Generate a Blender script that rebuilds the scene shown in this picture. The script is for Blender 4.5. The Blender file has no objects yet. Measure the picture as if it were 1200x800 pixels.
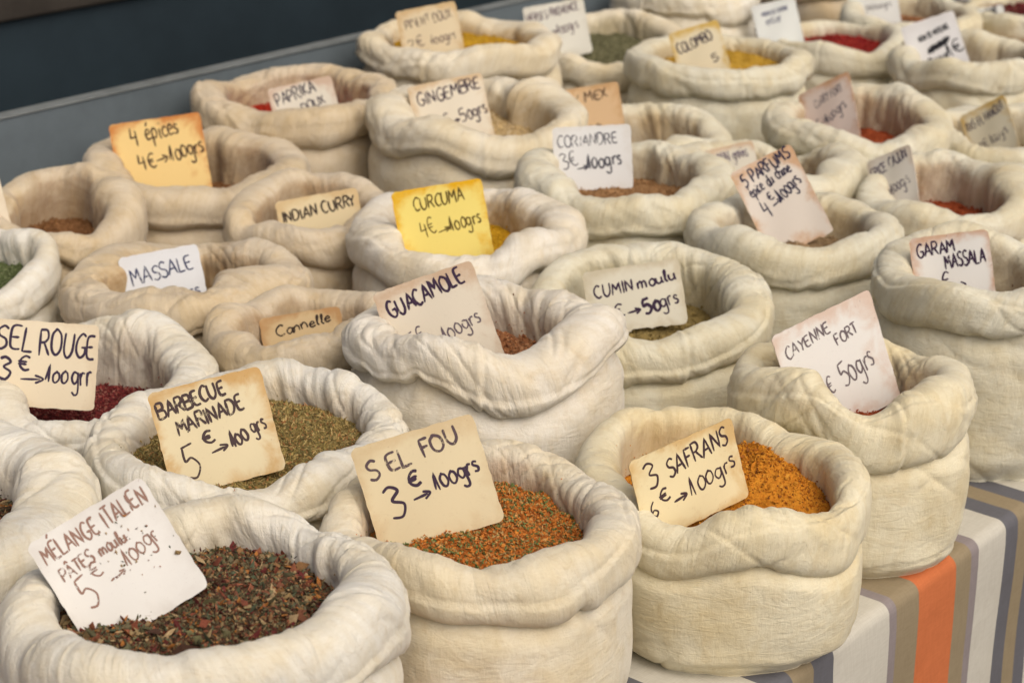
import bpy, math, random
import numpy as np
C = bpy.context
SC = C.scene
COL = SC.collection
R_ = math.radians

# ------------------------------------------------------------------ camera, sky, sun, exposure
CAM_Z = 1.72          # eye height; table top at TABLE_Z, table axes: +X along the table, +Y across it
TABLE_Z = 0.72
cam_d = bpy.data.cameras.new('camera'); cam = bpy.data.objects.new('camera', cam_d); COL.objects.link(cam)
cam.location = (0, 0, CAM_Z)
cam.rotation_euler = (R_(90) - math.atan(860 / 2300), 0, R_(-50))
cam_d.sensor_width = 36; cam_d.lens = 69
cam_d.clip_start = 0.05; cam_d.clip_end = 500
cam_d.dof.use_dof = True; cam_d.dof.focus_distance = 1.95; cam_d.dof.aperture_fstop = 8.0
SC.camera = cam

SUN_EL, SUN_AZ = 50, -102       # elevation; azimuth of the direction TOWARDS the sun in the table axes
w = bpy.data.worlds.new('World'); SC.world = w; w.use_nodes = True
nt = w.node_tree; bg = nt.nodes['Background']
sky = nt.nodes.new('ShaderNodeTexSky'); sky.sky_type = 'NISHITA'; sky.sun_disc = False
sky.sun_elevation = R_(SUN_EL); sky.sun_rotation = R_(90 - SUN_AZ)
sky.dust_density = 6.0; sky.air_density = 0.35; sky.ozone_density = 0.0
nt.links.new(sky.outputs[0], bg.inputs[0]); bg.inputs[1].default_value = 0.09
sd = bpy.data.lights.new('sun', 'SUN'); so = bpy.data.objects.new('sun', sd); COL.objects.link(so)
sd.energy = 1.1; sd.angle = R_(65); sd.color = (1.0, 0.945, 0.81)
so.rotation_euler = (R_(90 - SUN_EL), 0, R_(90 + SUN_AZ))
vs = SC.view_settings
vs.view_transform = 'Standard'; vs.look = 'None'; vs.gamma = 1.0; vs.use_curve_mapping = False
vs.exposure = 0.33

# ------------------------------------------------------------------ helpers
def tag(o, label=None, cat=None, group=None, kind=None):
    if label: o['label'] = label
    if cat: o['category'] = cat
    if group: o['group'] = group
    if kind: o['kind'] = kind
    return o

def mesh_obj(name, verts, faces, mat, parent=None, smooth=True, attrs=None):
    me = bpy.data.meshes.new(name)
    v = np.asarray(verts, dtype=np.float32); f = np.asarray(faces, dtype=np.int32)
    nv, (nf, k) = len(v), f.shape
    me.vertices.add(nv); me.vertices.foreach_set('co', v.ravel())
    me.loops.add(nf * k); me.loops.foreach_set('vertex_index', f.ravel())
    me.polygons.add(nf)
    me.polygons.foreach_set('loop_start', np.arange(nf, dtype=np.int32) * k)
    me.polygons.foreach_set('loop_total', np.full(nf, k, dtype=np.int32))
    me.update(calc_edges=True)
    me.polygons.foreach_set('use_smooth', np.full(nf, smooth))
    for an, arr in (attrs or {}).items():
        arr = np.asarray(arr, dtype=np.float32)
        if arr.ndim == 3: a = me.attributes.new(an, 'FLOAT_VECTOR', 'POINT'); a.data.foreach_set('vector', arr.ravel())
        else: a = me.attributes.new(an, 'FLOAT', 'POINT'); a.data.foreach_set('value', arr.ravel())
    for m in (mat if isinstance(mat, (list, tuple)) else [mat]):
        me.materials.append(m)
    o = bpy.data.objects.new(name, me); COL.objects.link(o)
    if parent: o.parent = parent
    return o

def empty(name, loc):
    o = bpy.data.objects.new(name, None); COL.objects.link(o); o.location = loc; o.empty_display_size = 0.05
    return o

def grid_faces(nr, nc, wrap):
    r = np.arange(nr - 1)[:, None]; c = np.arange(nc if wrap else nc - 1)[None, :]
    c2 = (c + 1) % nc
    a = r * nc + c; b = r * nc + c2; d = (r + 1) * nc + c2; e = (r + 1) * nc + c
    return np.stack([a, b, d, e], -1).reshape(-1, 4)

def box_data(x0, x1, y0, y1, z0, z1):
    v = [(x, y, z) for x in (x0, x1) for y in (y0, y1) for z in (z0, z1)]
    f = [(0, 1, 3, 2), (4, 6, 7, 5), (0, 4, 5, 1), (2, 3, 7, 6), (0, 2, 6, 4), (1, 5, 7, 3)]
    return v, f

def box(name, x0, x1, y0, y1, z0, z1, mat, parent=None, bevel=0.004):
    v, f = box_data(x0, x1, y0, y1, z0, z1)
    o = mesh_obj(name, v, f, mat, parent, smooth=False)
    if bevel:
        b = o.modifiers.new('bevel', 'BEVEL'); b.width = bevel; b.segments = 2
    return o

def _hash(ix, iy, iz, seed):
    h = (ix.astype(np.int64) * 374761393 + iy.astype(np.int64) * 668265263 + iz.astype(np.int64) * 2147483647 + seed * 1274126177) & 0xffffffff
    h = ((h ^ (h >> 13)) * 1274126177) & 0xffffffff
    h = (h ^ (h >> 16)) & 0xffffffff
    h = ((h ^ (h >> 15)) * 2246822519) & 0xffffffff
    h = h ^ (h >> 13)
    return (h & 0xffff) / 32767.5 - 1.0

def noise(x, y, z, seed=0):
    x, y, z = np.broadcast_arrays(x, y, z)
    x0, y0, z0 = np.floor(x), np.floor(y), np.floor(z)
    fx, fy, fz = x - x0, y - y0, z - z0
    ux, uy, uz = [t * t * t * (t * (t * 6 - 15) + 10) for t in (fx, fy, fz)]
    out = 0
    for dx in (0, 1):
        for dy in (0, 1):
            for dz in (0, 1):
                hx = (x0 + dx).astype(np.int64); hy = (y0 + dy).astype(np.int64); hz = (z0 + dz).astype(np.int64)
                w = (ux if dx else 1 - ux) * (uy if dy else 1 - uy) * (uz if dz else 1 - uz)
                out = out + w * _hash(hx, hy, hz, seed)
    return out

def smoothstep(a, b, x):
    t = np.clip((x - a) / (b - a), 0, 1); return t * t * (3 - 2 * t)

# ------------------------------------------------------------------ materials
def new_mat(name, rough=0.9, spec=0.2):
    m = bpy.data.materials.new(name); m.use_nodes = True
    n = m.node_tree; b = n.nodes['Principled BSDF']
    b.inputs['Roughness'].default_value = rough
    b.inputs['Specular IOR Level'].default_value = spec
    return m, n, b

def N(n, t, **kw):
    x = n.nodes.new(t)
    for k, v in kw.items(): setattr(x, k, v)
    return x

def tex_noise(n, vec, scale, detail=3, rough=0.55, dist=0.0):
    t = N(n, 'ShaderNodeTexNoise'); t.inputs['Scale'].default_value = scale; t.inputs['Detail'].default_value = detail
    t.inputs['Roughness'].default_value = rough; t.inputs['Distortion'].default_value = dist
    if vec is not None: n.links.new(vec, t.inputs['Vector'])
    return t.outputs['Fac']

def math_n(n, op, a, b=None, clamp=False):
    m = N(n, 'ShaderNodeMath', operation=op); m.use_clamp = clamp
    for i, v in enumerate((a, b)):
        if v is None: continue
        if isinstance(v, (int, float)): m.inputs[i].default_value = v
        else: n.links.new(v, m.inputs[i])
    return m.outputs[0]

def mapr(n, v, a, b, c=0.0, d=1.0):
    m = N(n, 'ShaderNodeMapRange'); m.interpolation_type = 'SMOOTHSTEP'
    n.links.new(v, m.inputs[0])
    for i, q in enumerate((a, b, c, d)): m.inputs[i + 1].default_value = q
    return m.outputs[0]

def mixc(n, fac, a, b, mode='MIX'):
    m = N(n, 'ShaderNodeMix', data_type='RGBA', blend_type=mode)
    for sock, v in ((m.inputs[0], fac), (m.inputs[6], a), (m.inputs[7], b)):
        if isinstance(v, (int, float)): sock.default_value = v
        elif isinstance(v, (tuple, list)): sock.default_value = tuple(v) + ((1,) if len(v) == 3 else ())
        else: n.links.new(v, sock)
    return m.outputs[2]

def bump(n, h, strength, dist, normal=None):
    b = N(n, 'ShaderNodeBump'); b.inputs['Strength'].default_value = strength; b.inputs['Distance'].default_value = dist
    n.links.new(h, b.inputs['Height'])
    if normal: n.links.new(normal, b.inputs['Normal'])
    return b.outputs[0]

def cloth_material():
    m, n, b = new_mat('sack_cotton', 0.92, 0.12)
    tc = N(n, 'ShaderNodeTexCoord'); gen = tc.outputs['Object']
    oi = N(n, 'ShaderNodeObjectInfo')
    off = N(n, 'ShaderNodeVectorMath', operation='ADD'); n.links.new(gen, off.inputs[0])
    sc3 = N(n, 'ShaderNodeVectorMath', operation='SCALE'); n.links.new(oi.outputs['Location'], sc3.inputs[0]); sc3.inputs['Scale'].default_value = 7.0
    n.links.new(sc3.outputs[0], off.inputs[1]); vec = off.outputs[0]
    inner = N(n, 'ShaderNodeAttribute', attribute_type='GEOMETRY', attribute_name='inner').outputs['Fac']
    fold = N(n, 'ShaderNodeAttribute', attribute_type='GEOMETRY', attribute_name='fold').outputs['Fac']
    stc = N(n, 'ShaderNodeAttribute', attribute_type='OBJECT', attribute_name='stain').outputs['Color']
    sta = N(n, 'ShaderNodeAttribute', attribute_type='OBJECT', attribute_name='stain_amount').outputs['Fac']
    base = oi.outputs['Color']
    # uneven yellowing and washed patches
    n1 = tex_noise(n, vec, 9, 4, 0.6)
    yel = mixc(n, 1.0, base, (0.95, 0.89, 0.76), 'MULTIPLY')
    c = mixc(n, mapr(n, n1, 0.38, 0.68, 0.0, 0.9), base, yel)
    n2 = tex_noise(n, vec, 28, 4, 0.65, 0.6)
    c = mixc(n, mapr(n, n2, 0.5, 0.75, 0.0, 0.5), c, mixc(n, 1.0, c, (0.88, 0.80, 0.67), 'MULTIPLY'))
    # spice dust stains on the inside of the roll; same colour, weaker, where folds sink
    n3 = tex_noise(n, vec, 16, 5, 0.65, 0.8)
    s = math_n(n, 'MULTIPLY', mapr(n, n3, 0.35, 0.7), math_n(n, 'ADD', math_n(n, 'MULTIPLY', inner, 1.0), math_n(n, 'MULTIPLY', fold, 0.35)))
    s = math_n(n, 'MULTIPLY', s, sta, True)
    c = mixc(n, s, c, mixc(n, 0.55, c, stc, 'MULTIPLY'))
    s2 = math_n(n, 'MULTIPLY', math_n(n, 'MULTIPLY', mapr(n, inner, 0.75, 1.0), sta), 0.75, True)
    c = mixc(n, s2, c, mixc(n, 0.5, c, stc, 'MULTIPLY'))
    # woven slubs
    mp = N(n, 'ShaderNodeMapping'); mp.inputs['Scale'].default_value = (130, 130, 900); n.links.new(vec, mp.inputs[0])
    sl = tex_noise(n, mp.outputs[0], 1, 2)
    mp2 = N(n, 'ShaderNodeMapping'); mp2.inputs['Scale'].default_value = (800, 800, 130); n.links.new(vec, mp2.inputs[0])
    sl2 = tex_noise(n, mp2.outputs[0], 1, 2)
    weave = math_n(n, 'ADD', sl, sl2)
    c = mixc(n, mapr(n, weave, 0.75, 1.25, 0.0, 0.22), c, mixc(n, 1.0, c, (0.8, 0.76, 0.7), 'MULTIPLY'))
    # thin and doubled cloth: soft streaks running across the roll, crumpled
    roll = N(n, 'ShaderNodeAttribute', attribute_type='GEOMETRY', attribute_name='roll').outputs['Vector']
    ro = N(n, 'ShaderNodeVectorMath', operation='ADD'); n.links.new(roll, ro.inputs[0]); n.links.new(sc3.outputs[0], ro.inputs[1])
    def streak(sx, sz, det, dist):
        q = N(n, 'ShaderNodeMapping'); q.inputs['Scale'].default_value = (sx, sx, sz); n.links.new(ro.outputs[0], q.inputs[0])
        return tex_noise(n, q.outputs[0], 1, det, 0.6, dist)
    k1 = streak(46, 11, 3, 0.9); k2 = streak(150, 16, 3, 0.6); k3 = streak(60, 60, 4, 1.6)
    c = mixc(n, mapr(n, k1, 0.42, 0.68, 0.0, 0.55), c, mixc(n, 1.0, c, (0.90, 0.86, 0.78), 'MULTIPLY'))
    c = mixc(n, mapr(n, k2, 0.45, 0.7, 0.0, 0.35), c, mixc(n, 1.0, c, (0.91, 0.88, 0.82), 'MULTIPLY'))
    c = mixc(n, mapr(n, k3, 0.5, 0.72, 0.0, 0.45), c, mixc(n, 1.0, c, (0.90, 0.85, 0.76), 'MULTIPLY'))
    n.links.new(c, b.inputs['Base Color'])
    b.inputs['Sheen Weight'].default_value = 0.15; b.inputs['Sheen Roughness'].default_value = 0.5
    wr = tex_noise(n, vec, 60, 5, 0.6, 1.2)
    wr2 = tex_noise(n, vec, 220, 3, 0.6, 0.4)
    nb = bump(n, wr, 0.10, 0.004)
    nb = bump(n, wr2, 0.15, 0.001, nb)
    nb = bump(n, k1, 0.3, 0.006, nb); nb = bump(n, k2, 0.38, 0.0028, nb); nb = bump(n, k3, 0.3, 0.005, nb)
    nb = bump(n, tex_noise(n, vec, 480, 3, 0.7), 0.3, 0.0009, nb)
    nb = bump(n, weave, 0.4, 0.0006, nb)
    n.links.new(nb, b.inputs['Normal'])
    return m
CLOTH = cloth_material()

def spice_material(name, cols, dust, rough=0.85):
    """flakes coloured one by one (random per island) over a dusty ground"""
    m, n, b = new_mat(name, rough, 0.15)
    g = N(n, 'ShaderNodeNewGeometry')
    r = N(n, 'ShaderNodeValToRGB'); r.color_ramp.interpolation = 'CONSTANT'
    el = r.color_ramp.elements
    el[0].position = 0; el[0].color = (*cols[0], 1); el[1].position = 1 / len(cols); el[1].color = (*cols[1 % len(cols)], 1)
    for i in range(2, len(cols)):
        e = el.new(i / len(cols)); e.color = (*cols[i], 1)
    n.links.new(g.outputs['Random Per Island'], r.inputs[0])
    tc = N(n, 'ShaderNodeTexCoord')
    n1 = tex_noise(n, tc.outputs['Object'], 90, 3)
    c = mixc(n, mapr(n, n1, 0.4, 0.7, 0.0, 0.2), r.outputs[0], (*dust,))
    n2 = tex_noise(n, tc.outputs['Object'], 700, 2)
    c = mixc(n, mapr(n, n2, 0.35, 0.6, 0.3, 0.0), c, mixc(n, 1.0, c, (0.55, 0.5, 0.45), 'MULTIPLY'))
    n.links.new(c, b.inputs['Base Color'])
    nb = bump(n, n2, 0.5, 0.001); n.links.new(nb, b.inputs['Normal'])
    return m

def powder_material(name, col, dark, speck=0.0):
    m, n, b = new_mat(name, 0.95, 0.05)
    tc = N(n, 'ShaderNodeTexCoord'); v = tc.outputs['Object']
    n1 = tex_noise(n, v, 140, 5, 0.7); n2 = tex_noise(n, v, 600, 3, 0.7)
    c = mixc(n, mapr(n, n1, 0.35, 0.7), col, dark)
    c = mixc(n, mapr(n, n2, 0.56, 0.72, 0.0, 0.6), c, mixc(n, 1.0, c, (0.45, 0.35, 0.3), 'MULTIPLY'))
    n.links.new(c, b.inputs['Base Color'])
    nb = bump(n, n1, 0.6, 0.004); nb = bump(n, n2, 0.5, 0.0015, nb); n.links.new(nb, b.inputs['Normal'])
    return m

def card_material(name, paper, edge, edge_amt, blotch=0.3, centre=None):
    m, n, b = new_mat(name, 0.6, 0.25)
    tc = N(n, 'ShaderNodeTexCoord'); g = tc.outputs['Generated']; ob = tc.outputs['Object']
    ed = N(n, 'ShaderNodeAttribute', attribute_type='GEOMETRY', attribute_name='rim').outputs['Fac']   # 0 middle .. 1 at the border
    corner = N(n, 'ShaderNodeAttribute', attribute_type='GEOMETRY', attribute_name='corner').outputs['Fac']
    n1 = tex_noise(n, ob, 22, 4, 0.6, 0.4)
    e = math_n(n, 'ADD', ed, math_n(n, 'MULTIPLY', math_n(n, 'SUBTRACT', n1, 0.5), 2.2))
    e = math_n(n, 'ADD', e, math_n(n, 'MULTIPLY', corner, 0.35))
    e = math_n(n, 'MULTIPLY', mapr(n, e, 0.6, 1.3), edge_amt, True)
    c = mixc(n, e, paper, edge)
    n2 = tex_noise(n, ob, 60, 5, 0.7, 0.6)
    c = mixc(n, mapr(n, n2, 0.6, 0.8, 0.0, blotch), c, mixc(n, 0.6, edge, (0.35, 0.22, 0.12)))
    n3 = tex_noise(n, ob, 420, 2, 0.6)
    c = mixc(n, math_n(n, 'MULTIPLY', mapr(n, n3, 0.66, 0.74), math_n(n, 'ADD', math_n(n, 'MULTIPLY', e, 0.6), 0.12)), c, (0.22, 0.1, 0.05))
    n.links.new(c, b.inputs['Base Color'])
    nb = bump(n, tex_noise(n, ob, 200, 3), 0.12, 0.001); n.links.new(nb, b.inputs['Normal'])
    return m

def ink_material(name, col, wear):
    m, n, b = new_mat(name, 0.7, 0.2)
    b.inputs['Base Color'].default_value = (*col, 1)
    tc = N(n, 'ShaderNodeTexCoord'); v = tc.outputs['Object']
    n1 = tex_noise(n, v, 160, 4, 0.75); n2 = tex_noise(n, v, 28, 2, 0.5)
    a = math_n(n, 'ADD', math_n(n, 'MULTIPLY', n1, 0.65), math_n(n, 'MULTIPLY', n2, 0.35))
    t = 0.28 + 0.32 * wear
    n.links.new(mapr(n, a, t - 0.07, t + 0.07), b.inputs['Alpha'])
    return m

# ------------------------------------------------------------------ ground, table, cloth, board, panel behind
def flat_mat(name, col, rough=0.8, var=0.25, scale=12):
    m, n, b = new_mat(name, rough, 0.25)
    tc = N(n, 'ShaderNodeTexCoord'); v = tc.outputs['Object']
    f = tex_noise(n, v, scale, 5, 0.65)
    c = mixc(n, mapr(n, f, 0.3, 0.75, 0.0, 1.0), col, tuple(x * (1 - var) for x in col))
    n.links.new(c, b.inputs['Base Color'])
    n.links.new(bump(n, tex_noise(n, v, scale * 12, 4), 0.15, 0.002), b.inputs['Normal'])
    return m

gm = flat_mat('pavement_asphalt', (0.11, 0.105, 0.1), 0.95, 0.4, 6)
gv = [(-60, -60, 0), (60, -60, 0), (60, 60, 0), (-60, 60, 0)]
tag(mesh_obj('pavement', gv, [(0, 1, 2, 3)], gm, smooth=False), kind='structure')

def stripe_material():
    m, n, b = new_mat('striped_tablecloth_fabric', 0.9, 0.12)
    tc = N(n, 'ShaderNodeTexCoord'); v = tc.outputs['Object']
    sx = N(n, 'ShaderNodeSeparateXYZ'); n.links.new(v, sx.inputs[0])
    wob = math_n(n, 'MULTIPLY', math_n(n, 'SUBTRACT', tex_noise(n, v, 3, 2), 0.5), 0.004)
    per = 0.66
    x = math_n(n, 'DIVIDE', math_n(n, 'SUBTRACT', math_n(n, 'ADD', sx.outputs[0], wob), 1.463), per)
    x = math_n(n, 'FRACT', x)
    WHITE, SLATE, TAN, MAUVE, ORANGE = (0.56, 0.54, 0.47), (0.135, 0.135, 0.15), (0.29, 0.235, 0.15), (0.27, 0.235, 0.235), (0.56, 0.17, 0.065)
    st = [(1.463, SLATE), (1.499, TAN), (1.537, SLATE), (1.574, WHITE), (1.688, MAUVE), (1.704, TAN), (1.752, ORANGE), (1.839, TAN),
          (1.873, MAUVE), (1.893, WHITE), (1.960, SLATE)]
    r = N(n, 'ShaderNodeValToRGB'); r.color_ramp.interpolation = 'CONSTANT'; el = r.color_ramp.elements
    st = [((a - 1.463) / per, c) for a, c in st] + [((1.99 - 1.463) / per, TAN), ((2.02 - 1.463) / per, SLATE), ((2.05 - 1.463) / per, WHITE)]
    el[0].position = 0; el[0].color = (*st[0][1], 1); el[1].position = st[1][0]; el[1].color = (*st[1][1], 1)
    for p, c in st[2:]:
        e = el.new(p); e.color = (*c, 1)
    n.links.new(x, r.inputs[0])
    mp = N(n, 'ShaderNodeMapping'); mp.inputs['Scale'].default_value = (900, 60, 60); n.links.new(v, mp.inputs[0])
    mp2 = N(n, 'ShaderNodeMapping'); mp2.inputs['Scale'].default_value = (60, 900, 900); n.links.new(v, mp2.inputs[0])
    wv = math_n(n, 'ADD', tex_noise(n, mp.outputs[0], 1, 2), tex_noise(n, mp2.outputs[0], 1, 2))
    c = mixc(n, mapr(n, wv, 0.7, 1.3, 0.0, 0.35), r.outputs[0], mixc(n, 1.0, r.outputs[0], (0.7, 0.68, 0.64), 'MULTIPLY'))
    c = mixc(n, mapr(n, tex_noise(n, v, 7, 4), 0.45, 0.8, 0.0, 0.3), c, mixc(n, 1.0, c, (0.8, 0.75, 0.66), 'MULTIPLY'))
    n.links.new(c, b.inputs['Base Color'])
    nb = bump(n, tex_noise(n, v, 11, 3, 0.5, 0.5), 0.25, 0.012); nb = bump(n, wv, 0.3, 0.0007, nb); n.links.new(nb, b.inputs['Normal'])
    return m

def tablecloth():
    ye, zt = 0.89, TABLE_Z
    prof = [(2.5, zt)] + [(y, zt) for y in np.linspace(2.3, ye + 0.03, 14)]
    for a in np.linspace(90, 0, 7): prof.append((ye + 0.014 - 0.014 * math.cos(R_(90 - a)) * 0 - 0.014 * math.cos(R_(a)), zt - 0.014 + 0.014 * math.sin(R_(a))))
    prof += [(ye, z) for z in np.linspace(zt - 0.03, 0.06, 26)]
    prof = np.array(prof); xs = np.arange(-0.6, 5.2, 0.02)
    P, X = np.meshgrid(np.arange(len(prof)), xs, indexing='ij')
    Y = prof[P, 0]; Z = prof[P, 1]
    drop = np.clip((zt - 0.02 - Z) / 0.6, 0, 1)
    Y = Y - drop * (0.03 * (0.5 + 0.5 * noise(X * 4.5, Z * 1.2, 0 * X, 3)) + 0.012 * noise(X * 14, Z * 2, 0 * X, 4)) - 0.0015 * noise(X * 9, Z * 9, Y * 9, 8) * (drop > 0)
    Z = Z + np.where(drop > 0, 0, 0.0012 * noise(X * 12, Y * 12, 0 * X, 5) + 0.0008)
    v = np.stack([X, Y, Z], -1).reshape(-1, 3)
    o = mesh_obj('tablecloth', v, grid_faces(len(prof), len(xs), False), stripe_material())
    tag(o, 'striped cloth in white, slate, tan and orange covering the market table', 'tablecloth')
tablecloth()
wood = flat_mat('plank_wood', (0.22, 0.14, 0.08), 0.8, 0.4, 8)
t = tag(empty('market_table', (2.3, 1.7, 0)), 'long trestle table hidden beneath the striped cloth and the sacks', 'table')
def child_box(name, x0, x1, y0, y1, z0, z1, mat, p, bevel=0.004):
    l = p.location
    return box(name, x0 - l[0], x1 - l[0], y0 - l[1], y1 - l[1], z0 - l[2], z1 - l[2], mat, p, bevel)
child_box('table_top', -0.55, 5.15, 0.91, 2.49, TABLE_Z - 0.035, TABLE_Z - 0.005, wood, t)
for lx in (-0.3, 4.9):
    for ly in (1.0, 2.4): child_box('leg', lx - 0.03, lx + 0.03, ly - 0.03, ly + 0.03, 0, TABLE_Z - 0.037, wood, t)

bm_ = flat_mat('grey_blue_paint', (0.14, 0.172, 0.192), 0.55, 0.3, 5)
t = tag(empty('back_board', (2.3, 2.53, 0)), 'grey-blue painted board standing along the rear of the sacks', 'board')
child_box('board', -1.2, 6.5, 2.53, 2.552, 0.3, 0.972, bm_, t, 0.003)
edge_m = flat_mat('pale_board_edge', (0.2, 0.22, 0.22), 0.6, 0.35, 20)  # top strip a little paler than the board face
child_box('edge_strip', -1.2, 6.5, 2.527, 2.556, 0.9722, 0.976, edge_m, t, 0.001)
pm = flat_mat('shaded_blue_paint', (0.022, 0.036, 0.046), 0.6, 0.35, 3)  # blue panel; the awning's shade is put into this low base colour
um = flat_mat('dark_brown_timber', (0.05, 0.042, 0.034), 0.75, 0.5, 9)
t = tag(empty('rear_panel', (2.3, 3.0, 0)), 'dark blue panel with a brown timber band above, in shadow behind the grey-blue board', 'panel')
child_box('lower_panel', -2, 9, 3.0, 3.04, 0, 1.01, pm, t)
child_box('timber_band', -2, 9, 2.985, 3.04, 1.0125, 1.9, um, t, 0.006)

# ------------------------------------------------------------------ sacks
# x, y, outer radius, rim height above the camera-1m plane (i.e. above the table), rim tilt away from the aisle, depth of the roll
SACKS = {
 'melange': (0.963,1.149,0.167,0.228,-0.003,0.055),
 'selfou': (1.269,1.105,0.154,0.204,-0.003,0.030),
 'safrans': (1.553,1.024,0.151,0.175,0.004,0.049),
 'cayenne': (1.804,1.021,0.135,0.207,-0.003,0.061),
 'garam': (2.143,1.028,0.143,0.244,-0.003,0.050),
 'barbecue': (1.257,1.413,0.167,0.207,0.000,0.046),
 'guacamole': (1.585,1.374,0.160,0.252,-0.008,0.050),
 'cumin': (1.885,1.360,0.155,0.202,0.012,0.051),
 'selrouge': (1.289,1.718,0.152,0.186,0.003,0.038),
 'leftmix': (0.938,1.513,0.163,0.215,0.011,0.055),
 'green': (1.409,2.138,0.135,0.204,0.013,0.037),
 'brownleft': (1.628,2.198,0.116,0.213,0.021,0.036),
 'quatre': (1.922,2.241,0.173,0.211,0.004,0.041),
 'massale': (1.586,1.884,0.163,0.195,-0.003,0.042),
 'indian': (1.856,1.931,0.121,0.214,0.013,0.049),
 'cannelle': (1.551,1.628,0.126,0.200,-0.001,0.048),
 'curcuma': (1.903,1.677,0.161,0.229,0.002,0.044),
 'paprika': (2.220,2.332,0.172,0.253,-0.000,0.052),
 'gingembre': (2.304,2.007,0.176,0.260,0.004,0.050),
 'coriandre': (2.224,1.652,0.163,0.236,-0.001,0.045),
 'texmex': (2.607,1.909,0.156,0.180,0.007,0.055),
 'topyellow': (2.615,2.316,0.185,0.285,-0.004,0.043),
 'herbes': (3.057,2.320,0.161,0.208,0.020,0.045),
 'colombo': (2.984,2.006,0.173,0.234,-0.002,0.048),
 'red': (3.469,2.039,0.138,0.187,0.002,0.055),
 'muscade': (3.437,1.723,0.158,0.201,-0.001,0.039),
 'topwhite': (3.359,2.348,0.154,0.257,-0.011,0.048),
 'pimentback': (3.743,2.029,0.149,0.198,0.012,0.055),
 'cardamome': (3.979,1.868,0.149,0.189,0.005,0.044),
 'topbrown': (3.914,2.363,0.138,0.216,-0.005,0.052),
 'peach': (2.839,1.621,0.158,0.206,0.010,0.045),
 'ras': (3.097,1.473,0.155,0.158,0.010,0.043),
 'parfums': (2.212,1.357,0.146,0.223,0.002,0.044),
 'epice': (2.610,1.335,0.139,0.186,0.010,0.037),
 'hidden': (2.532,1.612,0.163,0.196,-0.004,0.055),
}

KEYS = list(SACKS)

# tint, stain colour, stain amount, seed, spice level below the rim, mound height
W1 = (0.755, 0.74, 0.665); W2 = (0.755, 0.725, 0.645); CR = (0.73, 0.685, 0.56); YE = (0.75, 0.70, 0.525); GR = (0.70, 0.68, 0.555); BR = (0.63, 0.55, 0.42)
RUST = (0.5, 0.24, 0.09); BROWN = (0.42, 0.27, 0.14); YEL = (0.62, 0.42, 0.10); OCH = (0.55, 0.36, 0.16); GRN = (0.42, 0.36, 0.18)
LOOK = {
 'melange': (W1, BROWN, 0.25, 1, 0.026, 0.022), 'selfou': (CR, RUST, 0.55, 2, 0.026, 0.022), 'safrans': (YE, YEL, 0.5, 3, 0.036, 0.050),
 'cayenne': (YE, OCH, 0.7, 4, 0.062, 0.012), 'garam': (GR, OCH, 0.5, 5, 0.065, 0.01), 'barbecue': (W1, OCH, 0.45, 6, 0.020, 0.022),
 'guacamole': (W2, OCH, 0.5, 7, 0.056, 0.022), 'cumin': (GR, GRN, 0.5, 8, 0.05, 0.008), 'selrouge': (W1, BROWN, 0.55, 9, 0.052, 0.006),
 'leftmix': (W1, BROWN, 0.3, 10, 0.036, 0.012), 'green': (W1, GRN, 0.15, 11, 0.026, 0.012), 'brownleft': (BR, BROWN, 1.0, 12, 0.045, 0.01),
 'quatre': (BR, BROWN, 1.0, 13, 0.06, 0.01), 'massale': (BR, OCH, 0.9, 14, 0.06, 0.01), 'indian': (BR, OCH, 1.0, 15, 0.06, 0.01),
 'cannelle': (BR, OCH, 0.8, 16, 0.055, 0.01), 'curcuma': (W2, YEL, 0.8, 17, 0.036, 0.014), 'paprika': (BR, BROWN, 0.7, 18, 0.042, 0.014),
 'gingembre': (CR, YEL, 0.65, 19, 0.045, 0.018), 'coriandre': (GR, OCH, 0.6, 20, 0.038, 0.016), 'texmex': (GR, OCH, 0.7, 21, 0.05, 0.01),
 'topyellow': (CR, YEL, 0.6, 22, 0.024, 0.03), 'herbes': (CR, GRN, 0.5, 23, 0.02, 0.02), 'colombo': (GR, YEL, 0.5, 24, 0.022, 0.026),
 'red': (GR, RUST, 0.4, 25, 0.018, 0.020), 'muscade': (GR, OCH, 0.4, 26, 0.06, 0.01), 'topwhite': (W1, OCH, 0.3, 27, 0.05, 0.01),
 'pimentback': (GR, OCH, 0.5, 28, 0.035, 0.014), 'cardamome': (GR, BROWN, 0.5, 29, 0.014, 0.022), 'topbrown': (BR, BROWN, 0.7, 30, 0.05, 0.01),
 'peach': (GR, RUST, 0.7, 31, 0.048, 0.016), 'ras': (GR, OCH, 0.5, 32, 0.055, 0.01), 'parfums': (GR, OCH, 0.6, 33, 0.045, 0.014),
 'epice': (GR, RUST, 0.6, 34, 0.050, 0.012), 'hidden': (GR, OCH, 0.7, 35, 0.05, 0.01)}

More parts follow.
